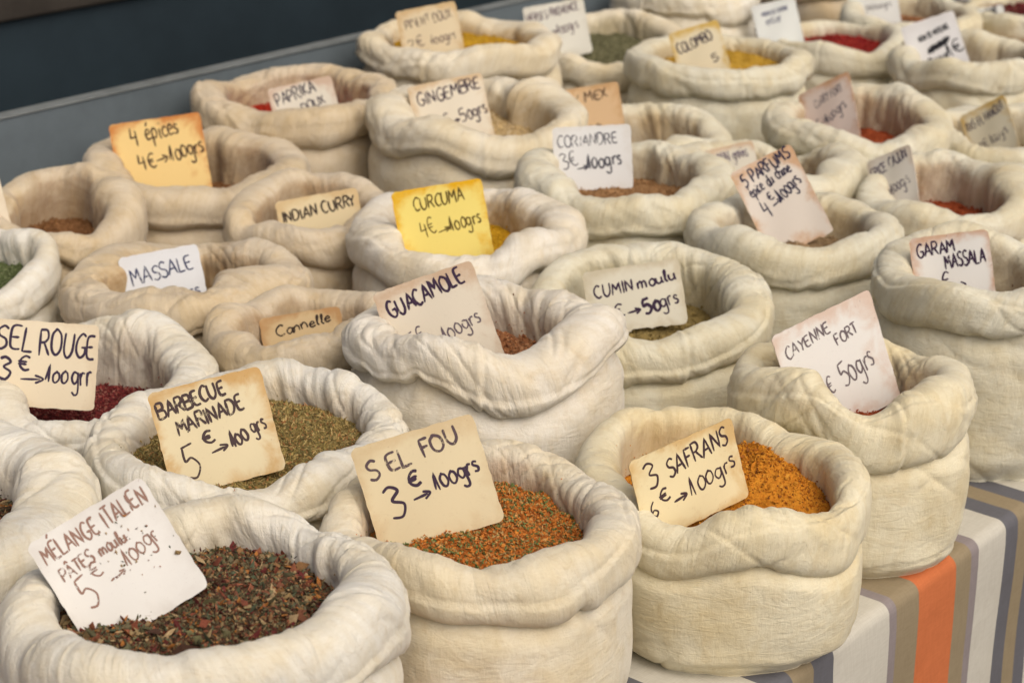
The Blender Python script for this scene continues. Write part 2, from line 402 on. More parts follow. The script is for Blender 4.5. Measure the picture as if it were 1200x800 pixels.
CLOSE = {'massale': 1.42, 'indian': 1.4, 'cannelle': 1.35, 'quatre': 1.25, 'gingembre': 1.25, 'coriandre': 1.15, 'parfums': 1.15, 'epice': 1.3, 'peach': 1.25,
 'guacamole': 1.22, 'curcuma': 1.15, 'hidden': 1.3, 'cayenne': 1.2, 'selrouge': 1.2, 'leftmix': 1.35, 'brownleft': 1.3, 'ras': 1.25, 'texmex': 1.25, 'garam': 1.15, 'cumin': 1.1, 'paprika': 1.15}
DENTS = {
 'melange': [(270, 50, .010, 0, .1), (85, 40, .012, 0, .1), (200, 30, -.008, 0, .1), (330, 30, .006, 0, .15)],
 'selfou': [(60, 40, .006, 0, .1), (232, 16, -.008, -.004, -.15), (300, 30, .004, 0, .12)],
 'safrans': [(250, 22, -.012, 0, -.1), (320, 35, .001, .004, .2), (120, 40, .006, 0, 0)],
 'cayenne': [(278, 18, -.018, -.006, -.2), (215, 30, .012, 0, .25), (335, 25, .008, .006, .2), (70, 30, -.006, 0, 0)],
 'guacamole': [(20, 35, .0, 0, .2), (60, 30, -.006, 0, 0), (185, 30, -.006, 0, .0), (285, 20, -.008, 0, .05)],
 'barbecue': [(60, 35, .012, 0, .2), (255, 25, -.006, 0, 0)],
 'selrouge': [(50, 30, .016, 0, .35), (280, 40, -.01, 0, 0)],
 'massale': [(255, 28, .012, 0, .2), (320, 25, .004, 0, .2), (150, 40, -.008, 0, 0)],
 'brownleft': [(50, 35, .016, 0, .45), (0, 25, .006, 0, .3)],
 'quatre': [(70, 25, .010, 0, .2), (180, 25, .006, 0, -.1), (250, 35, -.008, 0, 0)],
 'gingembre': [(190, 30, .014, 0, .2), (285, 30, -.012, 0, 0), (40, 30, .008, 0, .25)],
 'curcuma': [(190, 30, .006, 0, .1), (285, 30, -.008, 0, 0), (20, 25, .008, 0, .1)],
 'cumin': [(15, 30, .008, 0, .25), (280, 40, -.006, 0, 0)],
 'coriandre': [(290, 40, -.008, 0, 0), (190, 30, .006, 0, .15)],
 'leftmix': [(45, 45, .012, 0, .5)],
 'garam': [(250, 30, -.004, 0, .1)], 'paprika': [(180, 25, .006, 0, .15), (275, 50, -.012, 0, 0)],
 'epice': [(40, 40, .012, 0, .3), (290, 40, -.006, 0, 0)], 'red': [(270, 60, -.005, 0, 0)], 'colombo': [(270, 60, -.004, 0, 0)], 'topyellow': [(300, 40, -.006, 0, 0)], 'peach': [(60, 35, .008, 0, .25)], 'herbes': [(70, 30, .01, 0, .2)]}

def lowfreq(th, rng, ks, amp):
    o = 0
    for k in ks: o = o + rng.uniform(-1, 1) * amp / (k ** 0.5) * np.cos(k * th + rng.uniform(0, 6.28))
    return o

class Shape:
    """all the angle-dependent measures of one sack: squeezed by its neighbours, with an uneven, wrinkled roll"""
    def __init__(s, key, nth):
        x, y, R, H, tilt, rh = SACKS[key]
        rng = random.Random(LOOK[key][3] * 17 + 5); s.rng = rng
        th = np.arange(nth) / nth * 2 * math.pi; s.th = th
        head = math.atan2(y, x); s.head = head
        rout = R * (1 + lowfreq(th, rng, (2, 3, 4, 5), 0.028))
        lim = np.full(nth, 9.0)
        for k in KEYS:
            if k == key: continue
            x2, y2, R2 = SACKS[k][:3]; d = math.hypot(x2 - x, y2 - y)
            if d > R + R2 + 0.06: continue
            m = (d * d + R * R - R2 * R2) / (2 * d) - 0.002
            ca = np.cos(th - math.atan2(y2 - y, x2 - x))
            lim = np.minimum(lim, np.where(ca > 0.05, m / np.maximum(ca, 0.05), 9.0))
        k_ = 0.006
        rout = -k_ * np.log(np.exp(-rout / k_) + np.exp(-np.minimum(lim, 1.0) / k_))
        s.rout = rout
        rh = max(rh, 0.05)
        fat = 1 + lowfreq(th, rng, (2, 3, 5, 7), 0.15); sag = 0
        for _ in range(rng.randint(3, 5)):          # creases where the rolled cloth is pinched
            a = rng.uniform(0, 6.28); dd = np.angle(np.exp(1j * (th - a)))
            fat = fat - rng.uniform(0.08, 0.24) * np.exp(-(dd / rng.uniform(0.05, 0.14)) ** 2)
        for _ in range(rng.randint(2, 3)):          # places where the limp rim slumps
            a = rng.uniform(0, 6.28); dd = np.angle(np.exp(1j * (th - a)))
            sag = sag - rng.uniform(0.004, 0.012) * np.exp(-(dd / rng.uniform(0.18, 0.35)) ** 2)
        s.dr = 0.0; s.rv = rh * 0.56 * fat
        s.rw = CLOSE.get(key, 1.0) * R * 0.142 * (1 + lowfreq(th, rng, (2, 3, 4, 5, 7), 0.22)) * (0.5 + 0.5 * fat)
        s.top = H + 0.003 + sag * (0.3 if key in DENTS else 1.2) * (1.5 if key in ('massale', 'indian', 'cannelle', 'quatre', 'epice', 'brownleft') else 1) + tilt * np.cos(th - head) + lowfreq(th, rng, (2, 3, 4, 5, 7), 0.0095)
        for a, wdt, dz, dr, fat_ in DENTS.get(key, ()):      # hand-read dips and bulges: angle (0 right, 90 away from the aisle viewer), half width, rise, shift, fatness
            g_ = np.exp(-(np.angle(np.exp(1j * (th - (head - math.pi / 2 + R_(a))))) / R_(wdt)) ** 2)
            s.top = s.top + dz * g_; s.dr = s.dr + dr * g_; s.rw = s.rw * (1 + fat_ * g_); s.rv = s.rv * (1 + fat_ * g_)
        s.rout = np.minimum(s.rout + s.dr, np.maximum(s.rout, lim))
        s.rc = s.rout - s.rw; s.R = R; s.H = H
        s.twist = rng.choice((-1, 1)) * rng.uniform(0.3, 0.8)

INNER = {}
CLOTHGROUP = 'cloth sacks of spice set out on the market table'
def make_sack(key, label, hero):
    x, y, R, H, tilt, rh = SACKS[key]
    tint, stain, amt, seed, level, mound = LOOK[key]
    nth = 420 if hero else 260
    S = Shape(key, nth); th = S.th
    root = empty('spice_sack', (x, y, TABLE_Z)); tag(root, label, 'sack', CLOTHGROUP)
    ct, sn = np.cos(th), np.sin(th)
    rng_seam = (S.rng.random(), S.rng.uniform(-0.8, 0.8))
    # ---- the rolled rim
    npz = 64 if hero else 40
    ph = np.linspace(-128, 178, npz); ninn = 12
    sv = []; rr = []; zz = []; nr = []; nz = []; inner = []
    for a in ph:
        ca, sa = math.cos(R_(a)), math.sin(R_(a))
        ex = 0.82
        cx = math.copysign(abs(ca) ** ex, ca); sx = math.copysign(abs(sa) ** ex, sa)
        droop = 0.18 * max(0, -sa) * max(0, ca)
        rr.append(S.rc + S.rw * (cx + droop)); zz.append(S.top - S.rv + S.rv * sx)
        nr.append(ca); nz.append(sa); inner.append(smoothstep(75, 170, a))
    r_end, z_end = rr[-1], zz[-1]
    depth = level + 0.045
    for j in range(1, ninn + 1):
        q = j / ninn
        rr.append(r_end - 0.008 * math.sin(q * 3.14) * 0 + 0.012 * q * (1 - q) * 0 + 0.004 * q); zz.append(z_end + (S.H - depth - z_end) * q)
        nr.append(-1.0); nz.append(0.0); inner.append(1.0)
    rr, zz = np.array(rr), np.array(zz); nr = np.array(nr)[:, None] * np.ones_like(rr); nz = np.array(nz)[:, None] * np.ones_like(rr)
    inner = np.array(inner)[:, None] * np.ones_like(rr)
    seg = np.sqrt(np.diff(rr, axis=0) ** 2 + np.diff(zz, axis=0) ** 2).mean(1); s_ = np.concatenate([[0], np.cumsum(seg)])[:, None]
    th2 = th[None, :] + S.twist * s_ / R * 0.6
    X3, Y3 = np.cos(th2) * R, np.sin(th2) * R
    so_ = seed * 13.7
    def field(F, G, sd): return noise(X3 * F + so_, Y3 * F + so_, s_ * G + so_, seed * 7 + sd)
    warp = 0.35 * field(18, 18, 9)
    def field2(F, G, sd): return noise(X3 * F + so_ + warp, Y3 * F - so_ + warp, s_ * G + so_, seed * 7 + sd)
    mask = smoothstep(-0.3, 0.5, field(10, 8, 5)); mask2 = smoothstep(-0.2, 0.5, field(13, 10, 15))
    broad = field2(22, 8, 1)
    f2 = field2(88, 9, 3); f3 = field2(150, 16, 4); f5 = field2(55, 10, 8)
    # long thin creases slanting across the roll, and tight gathers where the cloth turns inwards
    def crease(F, G, sl, sd):
        t2 = th[None, :] + sl * s_ / R
        n_ = noise(np.cos(t2) * R * F + so_, np.sin(t2) * R * F + so_ + warp, s_ * G + so_, seed * 7 + sd)
        return (1 - np.abs(n_)) ** 10
    cr = crease(30, 7, 1.3, 21) * mask + crease(26, 6, -1.1, 22) * mask2
    gather = 0.4 + 1.1 * inner
    disp = 0.0026 * broad + gather * (0.0016 * f5 * mask2 + 0.0012 * f2 * mask + 0.0005 * f3) - 0.0030 * cr + 0.0009 * field2(40, 34, 6)
    # angular folds of stiff cotton: flat facets meeting in sharp lines
    fac = np.abs(field2(15, 9, 31)) * 1.0 + 0.55 * np.abs(field2(31, 18, 32)) + 0.3 * np.abs(field2(62, 30, 33))
    disp = disp + 0.0042 * (fac - 0.5) * (0.55 + 0.45 * mask)
    # the free edge of the rolled cloth runs round the roll as a lap
    tot = float(s_[npz - 1, 0])
    lap = tot * (0.46 + 0.13 * np.sin(th + seed) + 0.05 * np.sin(3 * th + seed * 2.1)) + 0.004 * noise(np.cos(th) * 4 + so_, np.sin(th) * 4, 0 * th, seed)
    dl = s_ - lap[None, :]
    disp = disp + 0.0024 * smoothstep(-0.0015, 0.0015, -dl) * np.exp(-np.clip(-dl, 0, 1) / 0.02) - 0.0010 * np.exp(-((dl - 0.0025) / 0.003) ** 2)
    if rng_seam[0] < 0.35:
        ds = np.angle(np.exp(1j * (th[None, :] - (S.head + math.pi + rng_seam[1])))) * R
        disp = disp + (0.0016 * np.exp(-(ds / 0.0035) ** 2) - 0.0018 * np.exp(-((ds - 0.006) / 0.003) ** 2)) * (1 - inner)
    tuck = np.minimum(1, np.linspace(0, 6, rr.shape[0]))[:, None]
    disp = disp * tuck * (R / 0.15)
    rr2 = rr + nr * disp; zz2 = zz + nz * disp * 1.15
    v = np.stack([rr2 * ct, rr2 * sn, zz2], -1).reshape(-1, 3)
    fold = np.clip(-disp / 0.004, 0, 1)
    lo = int(npz * 0.68); INNER[key] = (np.stack([rr2 * ct, rr2 * sn, zz2], -1)[lo:], zz2[lo:])
    f = grid_faces(rr.shape[0], nth, True)
    rim = mesh_obj('rolled_rim', v, f, CLOTH, root, attrs={'inner': inner, 'fold': fold, 'roll': np.stack([X3, Y3, s_ + 0 * X3], -1)})
    # ---- the body below the roll
    nb = 56 if hero else 36
    q = np.linspace(0, 1, nb)[:, None]
    zc = (S.top - 1.62 * S.rv)[None, :]                                 # tucked up behind the roll
    Hb = zc
    # rounded foot, slack belly, waist under the roll
    prof = np.where(q < 0.16, 0.86 + 0.12 * np.sin(np.clip(q / 0.16, 0, 1) * math.pi / 2), 0.98)
    prof = prof + 0.02 * np.sin(np.clip((q - 0.16) / 0.84, 0, 1) * math.pi) - 0.07 * smoothstep(0.78, 1.0, q) 
    rb = prof * (S.rout * (0.985))[None, :]
    rb = np.minimum(rb, 0.99 * S.rout[None, :] + 0.0)
    zb = q ** 0.92 * Hb * np.where(q < 0.001, 1, 1)
    tq = th[None, :] + 0.0 * q
    Xb, Yb_ = np.cos(tq) * R, np.sin(tq) * R
    def fb(F, G, sd): return noise(Xb * F + so_, Yb_ * F + so_ + 3, zb * G + so_ + 0.6 * Xb * F * 0.5, seed * 11 + sd)
    low = 0.005 * fb(9, 10, 1)
    topf = smoothstep(0.4, 0.95, q); botf = 1 - smoothstep(0.03, 0.4, q)
    def crb(F, G, sl, sd, pw=6):
        t2 = th[None, :] + sl * zb / R
        n_ = noise(np.cos(t2) * R * F + so_, np.sin(t2) * R * F - so_, zb * G + so_ + 0.4 * low / 0.005, seed * 11 + sd)
        return (1 - np.abs(n_)) ** pw
    bm1 = smoothstep(0.0, 0.6, fb(7, 9, 12)); bm2 = smoothstep(0.05, 0.6, fb(8, 9, 13))
    db = low - 0.0045 * crb(17, 12, 1.2, 2) * (0.8 * topf + 0.9 * botf) * bm1 - 0.0045 * crb(15, 14, -1.0, 3) * (0.7 * topf + botf) * bm2
    fcb = np.abs(fb(9, 13, 41)) + 0.5 * np.abs(fb(20, 24, 42))
    db = db + 0.006 * (fcb - 0.4) * (0.25 + 0.5 * topf + 0.75 * botf)
    db = db + 0.0035 * fb(22, 34, 6) * botf + 0.0016 * fb(34, 12, 7) * topf - 0.003 * crb(8, 26, .5, 5, 5) * botf
    db = db - 0.006 * smoothstep(0.9, 1.0, q)
    rb2 = rb + db
    v = np.stack([rb2 * ct, rb2 * sn, zb + 0.0005], -1).reshape(-1, 3)
    nv = len(v); v = np.concatenate([v, np.stack([0.0 * ct, 0.0 * sn, 0 * ct + 0.0008], -1)])
    f = grid_faces(nb, nth, True)
    i = np.arange(nth); base = np.stack([i, nv + i, nv + (i + 1) % nth, (i + 1) % nth], -1)[:, ::-1]
    f = np.concatenate([f, base])
    fl = np.concatenate([np.clip(-db / 0.006, 0, 1).ravel(), np.zeros(nth)])
    body = mesh_obj('sack_body', v, f, CLOTH, root, attrs={'inner': np.zeros(len(v)), 'fold': fl, 'roll': v.reshape(1, -1, 3) * np.array([0.5, 0.5, 1.6])})
    for o in (rim, body):
        o.color = (*tint, 1); o['stain'] = stain; o['stain_amount'] = amt
    return root

# ------------------------------------------------------------------ spice heaps
def octas(cent, scl, rng):
    """many small irregular flakes/grains, one island each"""
    n = len(cent)
    base = np.array([(1, 0, 0), (-1, 0, 0), (0, 1, 0), (0, -1, 0), (0, 0, 1), (0, 0, -1)], float)
    fac = np.array([(0, 2, 4), (2, 1, 4), (1, 3, 4), (3, 0, 4), (2, 0, 5), (1, 2, 5), (3, 1, 5), (0, 3, 5)])
    q = rng.normal(size=(n, 4)); q[:, 1:3] *= 0.6; q /= np.linalg.norm(q, axis=1)[:, None]
    w_, x_, y_, z_ = q.T
    M = np.stack([1 - 2 * (y_ * y_ + z_ * z_), 2 * (x_ * y_ - z_ * w_), 2 * (x_ * z_ + y_ * w_),
                  2 * (x_ * y_ + z_ * w_), 1 - 2 * (x_ * x_ + z_ * z_), 2 * (y_ * z_ - x_ * w_),
                  2 * (x_ * z_ - y_ * w_), 2 * (y_ * z_ + x_ * w_), 1 - 2 * (x_ * x_ + y_ * y_)], -1).reshape(n, 3, 3)
    P = base[None] * scl[:, None, :] * rng.uniform(0.6, 1.25, size=(n, 6, 1))
    P = np.einsum('nij,nkj->nki', M, P) + cent[:, None, :]
    F = fac[None] + (np.arange(n) * 6)[:, None, None]
    return P.reshape(-1, 3), F.reshape(-1, 3)

HEAPGROUP = 'heaps of spice filling the sacks'
def make_heap(key, label, mat_powder, mat_flake=None, flakes=(), rough=0.003, peak=(0.0, 0.0)):
    """flakes: (count, length, width, thickness) families; peak: where the mound is highest, in units of the radius"""
    x, y, R, H, tilt, rh = SACKS[key]; level, mound = LOOK[key][4:6]; level += 0.010; seed = LOOK[key][3]
    if mat_flake is None and not flakes: flakes = [(1700, .0032, .0026, .002), (220, .0062, .005, .0036)]
    nth = 160; S = Shape(key, nth); rin = S.rc - S.rw * 0.92 + 0.004
    nr_ = 46; q = np.linspace(0.0, 1, nr_)[:, None]
    X = q * rin * np.cos(S.th); Y = q * rin * np.sin(S.th)
    px, py = peak[0] * R, peak[1] * R
    def hz(X, Y):
        d2 = ((X - px) ** 2 + (Y - py) ** 2) / (0.72 * R) ** 2
        z = H - level + mound * np.exp(-1.6 * d2) - 0.25 * mound
        z = z + (tilt / R) * (X * math.cos(S.head) + Y * math.sin(S.head)) * 0.7
        return z + rough * (noise(X * 40, Y * 40, 0 * X + seed, 3) + 0.6 * noise(X * 90, Y * 90, 0 * X + seed, 4) + 0.35 * noise(X * 220, Y * 220, 0 * X, 6))
    Z = hz(X, Y)
    v = np.stack([X, Y, Z], -1).reshape(-1, 3); f = grid_faces(nr_, nth, True)
    f3 = np.concatenate([f[:, [0, 1, 2]], f[:, [0, 2, 3]]])
    mats = [mat_powder]; nsurf = len(f3)
    V, F = [v], [f3]; off = len(v)
    rng = np.random.default_rng(seed)
    for cnt, ln, wd, tk in flakes:
        a = rng.uniform(0, 2 * math.pi, cnt); rad = np.sqrt(rng.uniform(0, 1, cnt)) * np.interp(a, S.th, rin, period=2 * math.pi) * 1.0
        cx, cy = rad * np.cos(a), rad * np.sin(a); cz = hz(cx, cy) + rng.uniform(-0.2, 0.8, cnt) * wd
        sc = np.stack([ln * rng.lognormal(0, 0.35, cnt), wd * rng.lognormal(0, 0.3, cnt), tk * rng.lognormal(0, 0.3, cnt)], -1) * 0.5
        p, ff = octas(np.stack([cx, cy, cz], -1), sc, rng)
        V.append(p); F.append(ff + off); off += len(p)
    if flakes and key in INNER:                     # crumbs caught on the inside of the rolled cloth
        P_, z_ = INNER[key]; cnt = 420 if mat_flake else 160
        wgt = 1 - smoothstep(H - level, H - 0.004, z_); wgt = (0.04 + wgt) ** 2 * (np.abs(z_ - (H - level)) < 0.06); wgt = wgt.ravel() / wgt.sum()
        pick = rng.choice(len(wgt), cnt, p=wgt); pp = P_.reshape(-1, 3)[pick] + rng.normal(0, .0006, (cnt, 3))
        p, ff = octas(pp, np.stack([rng.lognormal(-6.8, .4, cnt), rng.lognormal(-7.0, .4, cnt), rng.lognormal(-7.3, .3, cnt)], -1), rng)
        V.append(p); F.append(ff + off); off += len(p)
    V = np.concatenate(V); F = np.concatenate(F)
    if mat_flake: mats.append(mat_flake)
    o = mesh_obj('spice_heap', V, F, mats, smooth=False)
    if mat_flake:
        mi = np.zeros(len(F), dtype=np.int32); mi[nsurf:] = 1; o.data.polygons.foreach_set('material_index', mi)
    sm = np.zeros(len(F), dtype=bool); sm[:nsurf] = True; o.data.polygons.foreach_set('use_smooth', sm)
    o.location = (x, y, TABLE_Z)
    return tag(o, label, 'spice', HEAPGROUP)

# ------------------------------------------------------------------ handwriting: a stroke alphabet drawn with a felt pen
# per glyph: advance width, strokes; 's' smooth curve, 'l' straight lines; y 0 baseline .. 1 cap height
G = {
 'A': (.72, [('l', [(0, 0), (.34, 1), (.62, 0)]), ('l', [(.12, .36), (.54, .38)])]),
 'B': (.66, [('l', [(.04, 1), (.02, 0)]), ('s', [(.04, 1), (.45, .96), (.46, .62), (.06, .54), (.52, .46), (.54, .08), (.02, 0)])]),
 'C': (.66, [('s', [(.56, .86), (.36, 1), (.08, .7), (.06, .3), (.28, 0), (.56, .12)])]),
 'D': (.7, [('l', [(.05, 1), (.03, 0)]), ('s', [(0, .98), (.4, .95), (.6, .55), (.4, .08), (.0, 0)])]),
 'E': (.6, [('s', [(.5, .98), (.2, .98), (.05, .8), (.05, .2), (.2, .02), (.5, .04)]), ('l', [(.07, .52), (.42, .54)])]),
 'F': (.58, [('l', [(.06, 1), (.04, 0)]), ('l', [(.05, 1), (.5, .98)]), ('l', [(.05, .54), (.4, .55)])]),
 'G': (.72, [('s', [(.56, .88), (.34, 1), (.08, .72), (.06, .28), (.3, 0), (.56, .14), (.58, .42)]), ('l', [(.32, .44), (.66, .44)])]),
 'H': (.7, [('l', [(.05, 1), (.05, 0)]), ('l', [(.56, 1), (.54, 0)]), ('l', [(.05, .5), (.55, .52)])]),
 'I': (.3, [('l', [(.14, 1), (.12, 0)])]),
 'J': (.5, [('s', [(.4, 1), (.38, .2), (.2, 0), (.02, .16)])]),
 'K': (.64, [('l', [(.05, 1), (.05, 0)]), ('l', [(.54, .98), (.07, .46), (.56, 0)])]),
 'L': (.56, [('l', [(.06, 1), (.04, .02), (.48, .04)])]),
 'M': (.82, [('l', [(0, 0), (.1, 1), (.34, .42), (.6, 1), (.68, 0)])]),
 'N': (.72, [('l', [(.04, 0), (.06, 1), (.54, .04), (.58, 1)])]),
 'O': (.74, [('s', [(.34, 1), (.08, .78), (.06, .25), (.32, 0), (.6, .25), (.6, .76), (.34, 1), (.24, .96)])]),
 'P': (.62, [('l', [(.06, 1), (.04, 0)]), ('s', [(.04, .98), (.42, .98), (.5, .66), (.3, .46), (.06, .46)])]),
 'Q': (.76, [('s', [(.34, 1), (.08, .75), (.06, .25), (.32, 0), (.6, .25), (.6, .75), (.34, 1)]), ('l', [(.4, .25), (.66, -.08)])]),
 'R': (.66, [('l', [(.06, 1), (.03, 0)]), ('s', [(.02, .98), (.42, .98), (.5, .7), (.3, .52), (.06, .5)]), ('l', [(.26, .5), (.58, 0)])]),
 'S': (.6, [('s', [(.5, .88), (.3, 1), (.07, .82), (.14, .58), (.42, .44), (.48, .18), (.26, 0), (.02, .12)])]),
 'T': (.62, [('l', [(0, .98), (.58, 1)]), ('l', [(.3, .99), (.28, 0)])]),
 'U': (.7, [('s', [(.05, 1), (.05, .3), (.28, 0), (.54, .28), (.57, 1)])]),
 'V': (.66, [('l', [(0, 1), (.3, 0), (.6, 1)])]),
 'X': (.62, [('l', [(0, 1), (.54, 0)]), ('l', [(.54, 1), (0, 0)])]),
 'Y': (.62, [('l', [(0, 1), (.28, .5), (.56, 1)]), ('l', [(.28, .5), (.24, 0)])]),
 'Z': (.6, [('l', [(0, 1), (.5, 1), (0, 0), (.54, 0)])]),
 'a': (.52, [('s', [(.4, .5), (.2, .58), (.04, .3), (.16, 0), (.36, .2), (.4, .56), (.4, .1), (.5, 0)])]),
 'b': (.5, [('s', [(.06, 1), (.05, 0), (.3, .0), (.42, .3), (.26, .55), (.06, .4)])]),
 'c': (.44, [('s', [(.38, .5), (.2, .58), (.04, .3), (.18, 0), (.4, .1)])]),
 'd': (.54, [('s', [(.4, .5), (.18, .56), (.04, .28), (.18, 0), (.38, .2), (.44, 1), (.42, .1), (.52, 0)])]),
 'e': (.46, [('s', [(.06, .3), (.36, .36), (.24, .58), (.05, .34), (.14, .02), (.42, .1)])]),
 'g': (.54, [('s', [(.4, .5), (.2, .58), (.05, .32), (.18, .06), (.38, .22), (.42, .56), (.4, -.3), (.2, -.45), (.04, -.3)])]),
 'h': (.52, [('s', [(.06, 1), (.05, 0)]), ('s', [(.06, .36), (.24, .56), (.38, .4), (.4, 0)])]),
 'i': (.24, [('s', [(.1, .54), (.1, .1), (.18, 0)]), ('l', [(.13, .8), (.15, .86)])]),
 'l': (.28, [('s', [(.04, .1), (.18, .8), (.16, 1), (.08, .8), (.1, .1), (.22, 0)])]),
 'm': (.74, [('s', [(.04, .54), (.05, 0)]), ('s', [(.05, .36), (.2, .56), (.3, .38), (.3, 0)]), ('s', [(.3, .36), (.46, .56), (.56, .38), (.58, 0)])]),
 'n': (.5, [('s', [(.05, .54), (.05, 0)]), ('s', [(.05, .36), (.22, .56), (.36, .4), (.38, 0)])]),
 'o': (.48, [('s', [(.22, .58), (.05, .4), (.08, .1), (.24, 0), (.4, .2), (.36, .48), (.22, .58), (.3, .6)])]),
 'p': (.52, [('s', [(.08, .56), (.04, -.42)]), ('s', [(.07, .4), (.26, .58), (.42, .34), (.28, .04), (.07, .12)])]),
 'r': (.38, [('s', [(.05, .54), (.05, 0)]), ('s', [(.05, .32), (.16, .54), (.32, .52)])]),
 's': (.4, [('s', [(.32, .5), (.16, .58), (.08, .42), (.28, .22), (.22, .02), (.02, .06)])]),
 't': (.4, [('s', [(.16, .9), (.14, .1), (.3, .02)]), ('l', [(.02, .58), (.32, .6)])]),
 'u': (.52, [('s', [(.05, .54), (.06, .12), (.22, 0), (.38, .2), (.4, .54), (.4, .1), (.48, 0)])]),
 'x': (.44, [('l', [(.02, .54), (.38, 0)]), ('l', [(.38, .54), (.02, 0)])]),
 '0': (.5, [('s', [(.22, .66), (.05, .45), (.08, .1), (.24, 0), (.42, .22), (.38, .56), (.22, .66), (.3, .68)])]),
 '1': (.42, [('l', [(.02, .1), (.26, 1), (.22, 0)])]),
 '2': (.56, [('s', [(.04, .8), (.24, 1), (.44, .78), (.2, .3), (.02, .02), (.2, .06), (.5, .02)])]),
 '3': (.58, [('s', [(.04, .9), (.26, 1), (.46, .8), (.2, .56), (.48, .34), (.3, .0), (.0, .06)])]),
 '4': (.62, [('l', [(.14, 1), (.04, .42), (.5, .44)]), ('l', [(.42, .8), (.36, -.1)])]),
 '5': (.58, [('s', [(.1, .96), (.06, .56), (.3, .6), (.48, .3), (.26, .0), (.0, .06)]), ('l', [(.08, .96), (.5, 1)])]),
 '6': (.54, [('s', [(.42, 1), (.14, .7), (.05, .25), (.24, 0), (.44, .22), (.26, .44), (.07, .3)])]),
 '€': (.56, [('s', [(.5, .9), (.3, 1), (.1, .7), (.1, .28), (.3, 0), (.52, .1)]), ('l', [(.0, .56), (.4, .58)]), ('l', [(.0, .4), (.38, .42)])]),
 '>': (.9, [('l', [(.0, .3), (.7, .34)]), ('s', [(.46, .6), (.78, .36), (.5, .06)])]),
 '-': (.4, [('l', [(.02, .4), (.32, .42)])]), '.': (.2, [('l', [(.06, .0), (.09, .05)])]),
 'É': (.6, [('s', [(.5, .98), (.2, .98), (.05, .8), (.05, .2), (.2, .02), (.5, .04)]), ('l', [(.07, .52), (.42, .54)]), ('l', [(.2, 1.15), (.4, 1.35)])]),
 'é': (.46, [('s', [(.06, .3), (.36, .36), (.24, .58), (.05, .34), (.14, .02), (.42, .1)]), ('l', [(.2, .74), (.34, .96)])]),
 'Â': (.72, [('l', [(0, 0), (.34, 1), (.62, 0)]), ('l', [(.12, .36), (.54, .38)]), ('l', [(.2, 1.12), (.34, 1.3), (.5, 1.12)])]),
 '~': (1.2, [('s', [(0, .1), (.3, .9), (.1, .3), (.6, 1), (.3, .1), (.9, .95), (.5, .2), (1.1, .9)])]),
 ' ': (.42, []),
}
def smooth_pts(p, n=7):
    p = [p[0]] + list(p) + [p[-1]]; out = []
    for i in range(1, len(p) - 2):
        a, b, c, d = [np.array(q, float) for q in p[i - 1:i + 3]]
        for k in range(n):
            t = k / n
            out.append(0.5 * (2 * b + (c - a) * t + (2 * a - 5 * b + 4 * c - d) * t * t + (3 * b - a - 3 * c + d) * t ** 3))
    out.append(np.array(p[-2], float)); return np.array(out)

def write(lines, w, h, rng):
    """ribbons for all lines of one lettering part, in card coordinates (x right, y down, metres); returns verts, faces"""
    V, F = [], []; lay = 0
    for (txt, u0, v0, u1, v1, hh, sw) in lines:          # baseline from (u0,v0) to (u1,v1) in card fractions; hh cap height fraction of h
        p0 = np.array([u0 * w, v0 * h]); p1 = np.array([u1 * w, v1 * h]); d = p1 - p0; L = np.linalg.norm(d); d = d / L; nrm = np.array([d[1], -d[0]])
        adv = sum(G[c][0] for c in txt); sx = L / max(adv - 0.1, 0.3); sy = hh * h; cur = 0
        for c in txt:
            wd, strokes = G[c]; jx, jy, jr, js = rng.uniform(-.03, .03), rng.uniform(-.05, .05), rng.uniform(-.06, .06), rng.uniform(.92, 1.08)
            for mode, pts in strokes:
                if mode == 's': q = smooth_pts(pts)
                else:
                    q = []
                    for a, b in zip(pts[:-1], pts[1:]):
                        for k in range(5): q.append(np.array(a) + (np.array(b) - np.array(a)) * k / 5)
                    q.append(np.array(pts[-1])); q = np.array(q, float)
                q = q + np.array([rng.uniform(-.02, .02), rng.uniform(-.02, .02)])
                P = p0 + d * ((cur + jx + q[:, :1] + q[:, 1:] * jr) * sx) + nrm * ((q[:, 1:] * js + jy) * sy)
                T = np.gradient(P, axis=0); T = T / (np.linalg.norm(T, axis=1)[:, None] + 1e-9); Nn = np.stack([-T[:, 1], T[:, 0]], -1)
                tt = np.linspace(0, 1, len(P)); e = np.minimum(1, np.minimum(tt, 1 - tt) * 12 + 0.55)
                hw = sw * 0.43 * e * (1 + 0.14 * np.sin(tt * 7 + rng.uniform(0, 6)))
                A = P + Nn * hw[:, None]; B = P - Nn * hw[:, None]; base = sum(len(z) for z in V)
                lay += 1; zz = 0.0001 + lay * 0.000012 + tt * 0.000006
                rows = np.stack([np.c_[A, zz], np.c_[B, zz]], 1).reshape(-1, 3)
                V.append(rows)
                for i in range(len(P) - 1): F.append((base + 2 * i, base + 2 * i + 1, base + 2 * i + 3, base + 2 * i + 2))
            cur += wd
    return np.concatenate(V), np.array(F)

